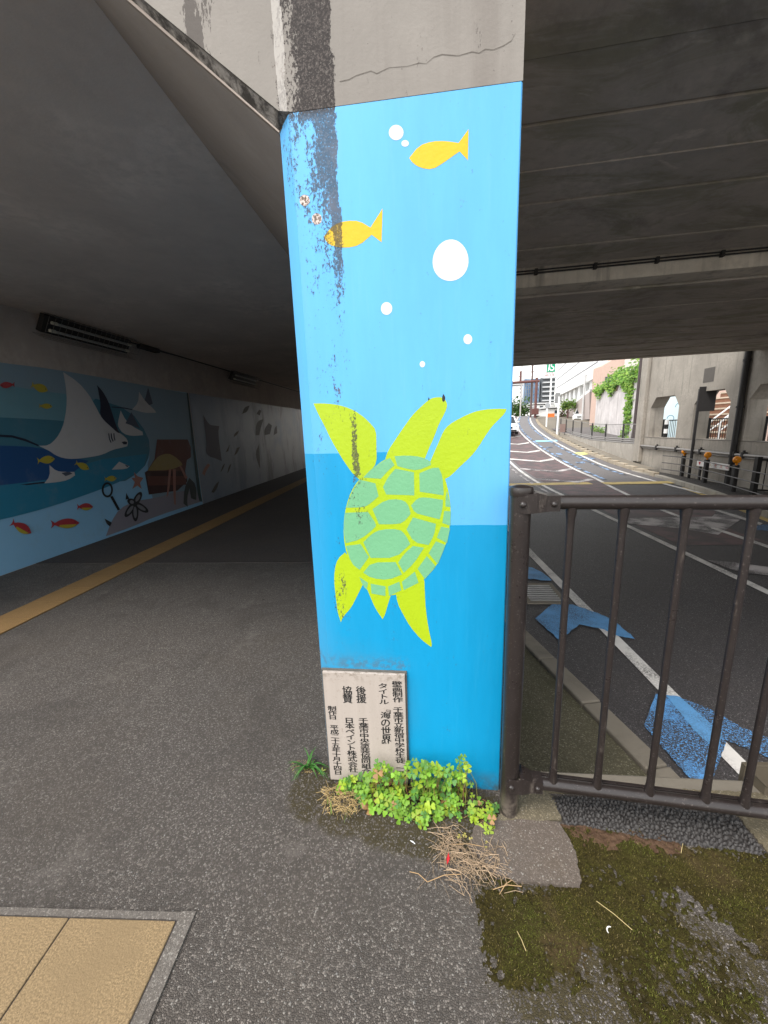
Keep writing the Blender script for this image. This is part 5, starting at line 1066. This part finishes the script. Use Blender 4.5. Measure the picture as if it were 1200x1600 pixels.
for k in range(5200):
    y = rng.uniform(23.2, 34.4); h = 1.05 + max(0, 28 - y) * .14 + .5 * math.sin(y * 1.3) + .35 * math.sin(y * 3.1) - .045 * (y - 24); dropd = .45 + .35 * math.sin(y * 2.3 + 1) ; r = rng.random()
    if r < .62: pts.append((rx(y) + rng.uniform(-.25, 1.2), y, zt_(y) - .05 + rng.uniform(0, 1) ** 1.3 * h))
    elif r < .88: pts.append((rx(y) - rng.uniform(.02, .22), y, zt_(y) + .1 - rng.uniform(0, 1) ** 1.5 * dropd * 1.1))
    else:
        y = 26.9 + rng.normal(0, .26); pts.append((rx(y) - rng.uniform(.02, .16), y, rng.uniform(.5, 4.0)))
for k in range(900): y = 24.0 + rng.normal(0, .35); pts.append((rx(y) - rng.uniform(.02, .25), y, 4.6 - rng.uniform(0, 1) ** 1.2 * 2.2))
foliage(mb, [np.array(p) for p in pts], .19, IVG, (-.7, -.5, .4)); mb.build('leaves', m_leaf, iv)
for k in range(14): mb = MB(); y = rng.uniform(24, 33.5); mb.tube([(rx(y) + .1, y, zt_(y) + .6), (rx(y) - .05, y + .1, zt_(y) + .05), (rx(y) - .06, y + .2, zt_(y) - .5)], .02, 5); mb.build('stem', m_bark, iv)
gb = thing('weeds', (13, 30, .4), 'green weeds growing along the foot of the pale retaining wall', 'weeds'); mb = MB(); pts = []
for k in range(240): y = [26.9, 32.6, 33.2, 31.2][k % 4] + rng.normal(0, .25); pts.append(np.array([rx(y) - rng.uniform(.05, .4), y, side_z(y) + rng.uniform(0, .6) ** 1.6]))
foliage(mb, pts, .15, IVG); mb.build('leaves', m_leaf, gb)

# footway fence, street lamp pole, sign posts
fy_ = [(997, 690), (968, 686), (940, 683), (916, 681), (898, 679), (883, 676), (871, 676)]
FPOS = [onf(x, y, side_z) for x, y in fy_]; FPOS = [np.array([10.55 + bend(p[1]), p[1], side_z(p[1])]) for p in [np.array([0, 19.6 + 2.25 * i, 0]) for i in range(9)]]
ff = thing('footway_fence', FPOS[3], 'thin black post fence along the raised footway beyond the bridge', 'fence')
for p in FPOS: mb = MB(); mb.box((p[0] - .035, p[1] - .035, p[2]), (p[0] + .035, p[1] + .035, p[2] + 1.02)); mb.build('post', m_blackp, ff)
for h in (.12, .98): mb = MB(); mb.tube([p + np.array([0, 0, h]) for p in FPOS], .02, 6); mb.build('rail', m_pipe, ff)
mb = MB(); [mb.tube([FPOS[i] + (FPOS[i + 1] - FPOS[i]) * t + np.array([0, 0, .12]), FPOS[i] + (FPOS[i + 1] - FPOS[i]) * t + np.array([0, 0, .98])], .006, 4) for i in range(8) for t in np.arange(.08, 1, .08)]; mb.build('mesh_wires', m_pipe, ff)
lp = onf(990, 688, side_z); lo = thing('street_lamp', lp, 'tall dark brown lamp pole in front of the ivy covered wall', 'lamp post')
m_pole = plain('dark_brown_pole', (.05, .036, .036), .45, .15, 6, .2)
mb = MB(); mb.tube([lp, lp + np.array([0, 0, .9]), lp + np.array([0, 0, 7])], [.16, .115, .09], 14); mb.build('pole', m_pole, lo, smooth=40)
mb = MB(); mb.tube([lp + np.array([0, 0, 6.9]), lp + np.array([-.5, 0, 7.4]), lp + np.array([-1.6, 0, 7.6])], .05, 8); mb.build('arm', m_pole, lo, smooth=40); mb = MB(); mb.obox(lp + np.array([-1.9, 0, 7.58]), (.4, 0, .02), (0, .14, 0), (0, 0, .06)); mb.build('lamp_head', m_pole, lo, bevel=.03)
def postsign(name, x, y0, ytop, Y, r, mat, label, cat):
    p = ony(x, y0, Y); p[2] = side_z(Y) - .05; q = ony(x, ytop, Y); o = thing(name, p, label, cat); mb = MB(); mb.tube([p, (p[0], p[1], q[2])], r, 10); mb.build('pole', mat, o, smooth=40); return o, np.array([p[0], p[1], q[2]])
o, q = postsign('sign_post', 870.5, 676, 620, 31, .075, m_whitem, 'white pole with a small grey sign beside the footway fence', 'sign'); mb = MB(); mb.obox(q + np.array([-.12, 0, -.1]), (.19, 0, 0), (0, .02, 0), (0, 0, .38)); mb.build('board', plain('grey_sign_back', (.22, .22, .22), .5), o, bevel=.02)
o, q = postsign('sign_post', 853.5, 668, 632, 40, .07, m_whitem, 'short white sign pole on the kerb halfway up the hill', 'sign'); mb = MB(); mb.tube([q + np.array([0, -.1, -.1]), q + np.array([0, -.06, -.1])], .24, 20); mb.build('disc', plain('pale_sign_back', (.30, .31, .32), .5), o)
o, q = postsign('street_light', 910.5, 640, 587, 46, .10, plain('grey_pole', (.48, .48, .48), .5), 'pale grey street light behind the white parked van like car', 'lamp post'); mb = MB(); mb.tube([q, q + np.array([.6, 0, .1]), q + np.array([1.6, 0, .05])], .05, 8); mb.build('arm', m_pipe, o)
tag(o, 'pale grey street light rising behind the parked white car')
o, q = postsign('utility_pole', 828.5, 660, 540, 50, .11, plain('brown_pole_paint', (.10, .06, .055), .5), 'dark slender pole left of the red sign gantry', 'pole'); mb = MB(); mb.box(q - np.array([.5, .05, 3]), q + np.array([.5, .05, -2.9])); mb.build('cross_arm', m_pipe, o)
o, q = postsign('utility_pole', 812.5, 657, 560, 58, .10, plain('grey_concrete_pole', (.40, .38, .37), .7), 'thin grey pole at the left end of the far road', 'pole'); mb = MB(); mb.box(q - np.array([.4, .05, 2.4]), q + np.array([.4, .05, -2.3])); mb.build('cross_arm', m_pipe, o)
m_gan = plain('red_oxide_paint', (.12, .05, .045), .5, .12, 3)
o, q = postsign('sign_gantry', 835.6, 661, 590, 49.5, .15, m_gan, 'red brown steel gantry with an arm over the far road', 'gantry'); mb = MB(); mb.tube([q + np.array([.3, 0, -.4]), q + np.array([-6.5, 0, -.55])], .16, 10); mb.build('arm', m_gan, o, smooth=40); mb = MB(); mb.tube([q + np.array([-1.9, 0, -.4]), q + np.array([-1.9, 0, .8])], .12, 8); mb.build('stub', m_gan, o)
mb = MB(); p_ = ony(836, 643, 49.3); mb.obox(p_, (.4, 0, 0), (0, .12, 0), (0, 0, .35)); mb.build('control_box', m_gan, o, bevel=.02)
nb = thing('notice_board', ony(879, 676, 30.5), 'small brown notice board on the footway by the fence', 'notice board'); p_ = ony(879, 669, 30.5); mb = MB(); mb.obox(p_ + np.array([0, 0, .0]), (.2, 0, 0), (0, .02, 0), (0, 0, .30)); mb.build('board', plain('faded_brown_board', (.22, .15, .13), .6), nb); 
for s in (-.18, .18): mb = MB(); mb.tube([(p_[0] + s, p_[1] + .03, side_z(30.5)), (p_[0] + s, p_[1] + .03, p_[2])], .02, 6); mb.build('leg', m_blackp, nb)
cb = ony(860.5, 656, 52); cb[2] = side_z(52); co = thing('traffic_barrier', cb, 'orange traffic barrier beside the footway near the white buildings', 'barrier'); mb = MB(); mb.box(cb + np.array([-.42, -.1, .1]), cb + np.array([.42, .1, 1.0])); mb.build('panel', plain('orange_plastic', (.75, .20, .05), .5), co, bevel=.04); 
for s in (-.3, .3): mb = MB(); mb.box(cb + np.array([s - .06, -.25, 0]), cb + np.array([s + .06, .25, .12])); mb.build('foot', m_blackp, co)

# ------------------------------------------------------------------ cars
def car(loc, yaw, body, L=4.4, Wd=1.78, Hh=1.5, suv=False, label='', group=None):
    o = thing('parked_car' if suv else 'car', (0, 0, 0), label, 'car')
    h = Hh; bt = .62 * h if not suv else .60 * h
    # side outline, nose at +x
    lower = [(-L / 2, .28), (-L / 2 - .02, .55), (-L / 2 + .05, bt * .98), (-L / 2 + .25, bt)] 
    prof = [(-L / 2 + .02, .25), (-L / 2 - .02, .6), (-L / 2 + .04, bt * .95), (-L / 2 + .2, bt * 1.02), (-.5, bt * 1.02), (.75, bt), (L / 2 - .35, bt * .86), (L / 2 - .06, bt * .74), (L / 2, .5), (L / 2 - .04, .25)]
    secs = []
    mb = MB(); n = len(prof); W2 = Wd / 2
    rows = [(W2 * .86, 1.0, 0), (W2 * .97, .985, .0), (W2, .97, .0)]
    ys = [-W2, -W2 * .95, -W2 * .8, 0, W2 * .8, W2 * .95, W2]
    for yv in ys:
        k = 1 - .045 * max(0, (abs(yv) / W2 - .75) / .25); kz = 1 - .05 * max(0, (abs(yv) / W2 - .75) / .25)
        secs.append([(x * k, yv, .25 + (z - .25) * kz) for x, z in prof])
    vs = [p for s_ in secs for p in s_]; fs = []
    for i in range(len(ys) - 1):
        for j in range(n): fs.append((i * n + j, i * n + (j + 1) % n, (i + 1) * n + (j + 1) % n, (i + 1) * n + j))
    fs += [tuple(range(n)), tuple(range((len(ys) - 1) * n, len(ys) * n))[::-1]]; mb.add(vs, fs)
    gx = (-L / 2 + (.18 if suv else .55), -L / 2 + (.55 if suv else 1.25), .35, 1.0) if suv else (-L / 2 + .45, -L / 2 + 1.15, .2, 1.0)
    def house(x0, x1, x2, x3, w0, w1, z0, z1): return [(x0, -w0, z0), (x3, -w0, z0), (x3, w0, z0), (x0, w0, z0), (x1, -w1, z1), (x2, -w1, z1), (x2, w1, z1), (x1, w1, z1)]
    q6 = [(0, 3, 2, 1), (4, 5, 6, 7), (0, 1, 5, 4), (1, 2, 6, 5), (2, 3, 7, 6), (3, 0, 4, 7)]
    gl = MB(); gl.add(house(*gx, W2 * .9, W2 * .76, bt * .99, h - .05), q6)
    rf = MB(); rf.add(house(gx[1] - .02, gx[1] + .05, gx[2] - .05, gx[2] + .06, W2 * .78, W2 * .70, h - .06, h), q6)
    for xa, xb in ((gx[0], gx[1]), (gx[3], gx[2]), (-.25, -.2)):
        for s_ in (-1, 1): rf.tube([(xa, s_ * W2 * .9, bt), (xb, s_ * W2 * .765, h - .04)], .045, 6)
    b_ = mb.build('body', body, o, smooth=35, bevel=.04); gl.build('windows', plain('car_glass', (.02, .024, .028), .1), o); rf.build('roof', body, o, bevel=.015)
    blk = plain('tyre_rubber', (.015, .015, .015), .8); rim = plain('alloy', (.35, .35, .36), .35, .1, 5, .7)
    for xw in (-L * .30, L * .31):
        for s_ in (-1, 1):
            mb = MB(); mb.tube([(xw, s_ * (W2 - .2), .33), (xw, s_ * (W2 + .012), .33)], .33, 20); w_ = mb.build('wheel', blk, o, smooth=40)
            mb = MB(); mb.tube([(xw, s_ * (W2 - .01), .33), (xw, s_ * (W2 + .022), .33)], .21, 14); mb.build('rim', rim, w_, smooth=40)
    for s_ in (-1, 1):
        mb = MB(); mb.obox((L / 2 - .14, s_ * W2 * .68, bt * .70), (.10, s_ * -.05, 0), (.02, .19, 0), (0, 0, .07)); mb.build('headlight', plain('headlight_glass', (.5, .52, .55), .1), o, bevel=.02)
        mb = MB(); mb.obox((.62, s_ * (W2 + .09), bt + .06), (.06, 0, 0), (0, .09, 0), (0, 0, .06)); mb.build('mirror', body, o, bevel=.03)
    mb = MB(); mb.obox((L / 2 - .015, 0, .56), (.03, 0, 0), (0, W2 * .45, 0), (0, 0, .075)); mb.build('grille', blk, o)
    mb = MB(); mb.obox((L / 2 - .02, 0, .33), (.035, 0, 0), (0, W2 * .8, 0), (0, 0, .06)); mb.build('lower_grille', blk, o)
    mb = MB(); mb.obox((L / 2 + .02, 0, .42), (.012, 0, 0), (0, .17, 0), (0, 0, .06)); mb.build('number_plate', plain('plate_white', (.7, .7, .68), .5), o)
    o.location = tuple(map(float, loc)); o.rotation_euler = (0, 0, yaw); return o
m_carw = plain('white_car_paint', (.78, .78, .79), .2, .03, 3); m_carw2 = plain('pearl_white_car_paint', (.76, .76, .75), .2, .03, 3)
cp = ony(816, 681, 31.5); car((cp[0] - .92, 33.6, road_z(33.5)), R(-97), m_carw, label='white car driving down the far road, half hidden by the blue pillar')
sp_ = ony(913, 660, 47); car((sp_[0] + .5, 48.6, side_z(48.5)), R(-118), m_carw2, 4.3, 1.78, 1.62, True, 'white parked car in front of the pale retaining wall up the hill')

# ------------------------------------------------------------------ buildings up the hill
m_bw = plain('white_cladding', (.78, .78, .77), .6, .04, 1); m_seam = plain('cladding_seam', (.20, .20, .22), .7); m_bgl = plain('window_glass', (.05, .065, .08), .15, .3, 2)
def wallpts(A, B, z0, z1, out=.0): A, B = np.array(A), np.array(B); d = (B - A) / np.linalg.norm(B - A); nn = np.array([-d[1], d[0]]) * out; return [(*(A + nn), z0), (*(B + nn), z0), (*(B + nn), z1), (*(A + nn), z1)]
bb = thing('white_building', (20, 52, 2), 'large white building with dark horizontal seams and a colonnade up the hill', 'building')
A, B = np.array([16.6, 38.]), np.array([22.9, 70.]); d = (B - A) / np.linalg.norm(B - A); nr = np.array([d[1], -d[0]])
def bprism(mb, a, b, z0, z1, o0, o1): P = [A + d * a + nr * o0, A + d * b + nr * o0, A + d * b + nr * o1, A + d * a + nr * o1]; mb.prism([(*p, z0) for p in P], (0, 0, z1 - z0))
LB = np.linalg.norm(B - A)
mb = MB(); bprism(mb, 3.2, LB, 5.55, 13.5, 0, 14); mb.build('upper_block', m_bw, bb)
mb = MB(); [bprism(mb, 3.2, LB, z, z + .09, -.03, -.002) for z in (6.9, 8.25, 9.6, 10.95)]; mb.build('seam', m_seam, bb)
mb = MB(); bprism(mb, 3.2, LB, 2.0, 5.5, 3.2, 13); mb.build('recessed_storey', plain('shaded_storey', (.30, .30, .31), .7, .1, 1), bb)
for k in range(9): mb = MB(); bprism(mb, 3.6 + k * 3.3, 4.9 + k * 3.3, 2.0, 5.55, .35, 1.7); mb.build('column', m_bw, bb)
mb = MB(); [bprism(mb, 5.2 + k * 3.3, 6.6 + k * 3.3, 3.4, 5.0, 3.14, 3.18) for k in range(9)]; mb.build('window', m_bgl, bb)
mb = MB(); bprism(mb, 0.2, 3.0, 2.0, 5.9, .2, 4); bprism(mb, .2, 3.0, 5.9, 7.4, 1.5, 4); mb.build('end_block', plain('beige_render', (.55, .50, .45), .7, .08, 1), bb)
mb = MB(); bprism(mb, .8, 2.2, 3.9, 4.6, .15, .19); mb.build('vent_window', m_bgl, bb)
ra = thing('ramp_wall', (17, 45, 1.4), 'sloping pinkish concrete ramp wall below the white building', 'wall'); mb = MB(); q1 = ony(884, 658, 53); q2 = ony(884, 641, 53); q3 = ony(921, 612, 44.5); q4 = ony(921, 655, 44.5)
mb.prism([tuple(q1), tuple(q4), tuple(q3), tuple(q2)], (.8, .3, 0)); mb.build('wall', plain('pinkish_concrete', (.42, .36, .34), .85, .12, 1), ra)
mb = MB(); up = np.array([0, 0, .25]); mb.prism([tuple(q2), tuple(q3), tuple(q3 + up), tuple(q2 + up)], (.9, .35, 0)); mb.build('coping', m_bw, ra)
sh = thing('shrub', ony(882, 640, 50), 'round green shrub at the low end of the ramp wall', 'shrub'); mb = MB(); c = ony(888, 633, 49); foliage(mb, [c + rng.normal(size=3) * np.array([.45, .4, .28]) for k in range(500)], .26, [(.07, .14, .03), (.12, .22, .04), (.2, .26, .06)]); mb.build('leaves', m_leaf, sh); mb = MB(); mb.tube([(c[0], c[1], side_z(49)), c], .08, 6); mb.build('stem', m_gan, sh)
sh = thing('shrub', ony(876, 650, 52), 'dark brown hedge clump below the round shrub on the hill', 'shrub'); mb = MB(); c = ony(879, 650, 52); foliage(mb, [c + rng.normal(size=3) * np.array([.25, .3, .38]) for k in range(300)], .22, [(.10, .07, .05), (.07, .08, .04), (.15, .10, .07)]); mb.build('leaves', m_leaf, sh); mb = MB(); mb.tube([(c[0], c[1], side_z(52)), c], .06, 6); mb.build('stem', m_gan, sh)
sg = thing('tower_sign', (26, 78, 2), 'tall white roadside sign with a green emblem above the white buildings', 'sign')
q0, q1 = ony(851.5, 588, 78), ony(868.5, 566, 78); mb = MB(); mb.box((q0[0], 78, q0[2]), (q1[0], 78.5, q1[2])); mb.build('board', m_bw, sg, bevel=.03)
qa, qb = ony(854, 581.5, 78), ony(868, 566, 78); mb = MB(); mb.box((qa[0], 77.96, qa[2]), (qb[0], 77.998, qb[2])); gpn = mb.build('emblem_panel', plain('sign_green', (.0, .27, .13), .4, .05), sg)
w, h_ = qb[0] - qa[0], qb[2] - qa[2]; cpt = lambda u, v: (qa[0] + u * w, 77.95, qa[2] + v * h_)
mb = MB(); mb.poly([cpt(.12, .08), cpt(.24, .08), cpt(.42, .95), cpt(.28, .95), cpt(.16, .55), cpt(.26, .8)]); 
sw = [(.92, .86), (.70, .90), (.52, .80), (.52, .62), (.66, .54), (.82, .46), (.84, .30), (.70, .18), (.50, .18), (.36, .30), (.32, .48)]; sw = [np.array(p) for p in sw]
Lf, Rt = [], []
for i, p in enumerate(sw): t = sw[min(i + 1, len(sw) - 1)] - sw[max(i - 1, 0)]; t /= np.linalg.norm(t); nn = np.array([-t[1], t[0]]) * .065; Lf.append(cpt(*(p + nn))); Rt.append(cpt(*(p - nn)))
mb.strip(Lf, Rt); mb.build('emblem', m_wp if False else plain('emblem_white', (.8, .8, .8), .5), gpn)
mb = MB()
for r, (t, s_) in enumerate((('TOYOTA', .22), ('Rent a Car', .145))):
    zc = (qa[2] - (.25 + .42 * r) * (qa[2] - q0[2]) - .12)
    for i, chx in enumerate(t):
        if chx != ' ': put(mb, chx, np.array([q0[0] + (i + .6 + (0 if r else .3)) * (q1[0] - q0[0]) / (len(t) + .8), 77.985, zc]), np.array([1., 0, 0]), EZ, (q1[0] - q0[0]) / (len(t) + 1.5), .42 if r == 0 else .34, False, False)
mb.build('lettering', plain('sign_red', (.30, .08, .09), .5), sg)
q0, q1 = ony(857.5, 650, 78.2), ony(862.5, 589, 78.2); mb = MB(); mb.box((q0[0], 78.1, side_z(78)), (q1[0], 78.4, q1[2] + .2)); mb.build('column', m_bw, sg)
ga = thing('glass_tower', (34, 120, 3), 'distant office tower with blue glass and grey balconies', 'building')
def rect3(mb, xa, ya, xb, yb, Y, dY, zfloor=None): p, q = ony(xa, yb, Y), ony(xb, ya, Y); mb.box((p[0], Y, p[2] if zfloor is None else zfloor), (q[0], Y + dY, q[2]))
mb = MB(); rect3(mb, 818, 591, 843.5, 640, 120, 14, 2.5); n = NT('blue_curtain_wall'); cell = n.noise(.45, 3, .6, n.mapv((1, 1, 1))); c = n.ramp(cell, [(.3, (.03, .06, .12)), (.5, (.08, .17, .32)), (.72, (.35, .45, .55))]); m_bg = n.done(c, .2); mb.build('glass_block', m_bg, ga)
mb = MB(); rect3(mb, 843.6, 589, 868, 640, 120.5, 14, 2.5); mb.build('grey_block', plain('grey_block_glass', (.10, .11, .12), .35, .4, .4), ga)
p0, p1 = ony(843.6, 640, 120.4), ony(868, 589, 120.4)
for k in range(9): z = 5 + k * 1.25; mb = MB(); mb.box((p0[0] + .3, 119.4, z), (p1[0], 120.45, z + .38)); mb.build('balcony', plain('balcony_grey', (.44, .45, .46), .6), ga)
p0, p1 = ony(818, 640, 119.9), ony(843.5, 591, 119.9); mb = MB()
for k in range(8): x = p0[0] + (p1[0] - p0[0]) * k / 7; mb.box((x - .09, 119.85, 3), (x + .09, 119.995, p1[2]))
for k in range(10): z = 4 + k * 1.15; mb.box((p0[0], 119.9, z), (p1[0], 119.993, z + .12))
mb.build('mullions', plain('mullion', (.16, .18, .2), .5), ga)
def lowb(name, xa, ya, xb, Y, lab, mat, wins, eav=True):
    o = thing(name, (ony((xa + xb) / 2, 650, Y)[0], Y, 2.4), lab, 'building'); mb = MB(); rect3(mb, xa, ya, xb, 660, Y, 8, 2.0); mb.build('wall', mat, o); p, q = ony(xa, ya, Y), ony(xb, ya, Y)
    mb = MB(); mb.box((p[0] - .2, Y - .3, p[2] + .003), (q[0] + .2, Y + 8.2, p[2] + .3)); mb.build('roof', plain('roof_grey', (.5, .5, .5), .7), o)
    for wx, wy, ww, wh in wins: a, b = ony(wx, wy + wh, Y), ony(wx + ww, wy, Y); mb = MB(); mb.box((a[0], Y - .05, a[2]), (b[0], Y - .003, b[2])); mb.build('window', m_bgl, o)
    return o
lowb('low_building', 806, 637, 837, 88, 'low white building with two small windows at the left end of the far road', m_bw, [(814, 641, 5, 3), (822, 640, 3.5, 3)])
lowb('low_building', 832, 632, 866, 92, 'long low white building behind the red gantry', plain('cream_cladding', (.74, .73, .71), .6, .05, 1), [(843.5, 634, 5, 3.5), (850.5, 640, 6, 9), (838, 642, 3.5, 3)])
lowb('low_building', 855, 638, 888, 72, 'small white shop building beside the foot of the ramp wall', plain('off_white_wall', (.70, .68, .66), .6, .05, 1), [(866.5, 619 + 22, 7, 5)])
lowb('tall_building', 798, 602, 817, 110, 'tall pale apartment block left of the glass tower', plain('pale_render', (.66, .67, .69), .7, .05, .5), [(812, 606 + 6 * k, 3, 2.6) for k in range(5)])
bs = thing('blue_sign', ony(824, 655, 70), 'small blue notice by the left end of the far road', 'sign'); mb = MB(); p_ = ony(824, 653, 75); mb.obox(p_, (.45, 0, 0), (0, .03, 0), (0, 0, .22)); mb.build('board', plain('sign_blue', (.05, .15, .5), .5), bs); mb = MB(); mb.tube([(p_[0], 75.06, 2.0), (p_[0], 75.06, p_[2])], .04, 6); mb.build('post', m_pipe, bs)
tb = thing('terracotta_building', (20, 42, 2), 'terracotta coloured building above the ivy covered wall', 'building'); mb = MB(); p, q = ony(938, 592, 38), ony(975, 556, 38)
mb.prism([(p[0], 38, 1.0), (36, 38, 1.0), (36, 38, 11), (p[0] + 2.4, 38, 7.4), (p[0], 38, 6.1)], (0, 1.6, 0)); mb.build('wall', m_terra, tb); mb = MB(); mb.box((p[0] + .4, 37.9, 4.4), (p[0] + 1.1, 37.99, 5.2)); mb.build('window', m_bgl, tb)
ap = thing('apartment_block', (22, 56, 2), 'grey apartment block peeping above the terracotta roof', 'building'); mb = MB(); rect3(mb, 928, 556, 952, 600, 56, 8, 2.0); mb.build('wall', plain('grey_render', (.40, .42, .44), .6, .2, .6), ap); mb = MB(); rect3(mb, 933, 560, 948, 566, 55.9, .08); mb.build('window', m_bgl, ap)
lt = thing('tree', (16, 76, 2), 'dark green tree beside the white building at the end of the road', 'tree'); c = ony(808, 642, 80); mb = MB(); foliage(mb, [c + rng.normal(size=3) * np.array([1.0, 1.0, 1.1]) for k in range(700)], .5, [(.04, .09, .02), (.07, .13, .03)]); mb.build('crown', m_leaf, lt); mb = MB(); mb.tube([(c[0], c[1], 2.0), c], [.2, .1], 8); mb.build('trunk', m_gan, lt)
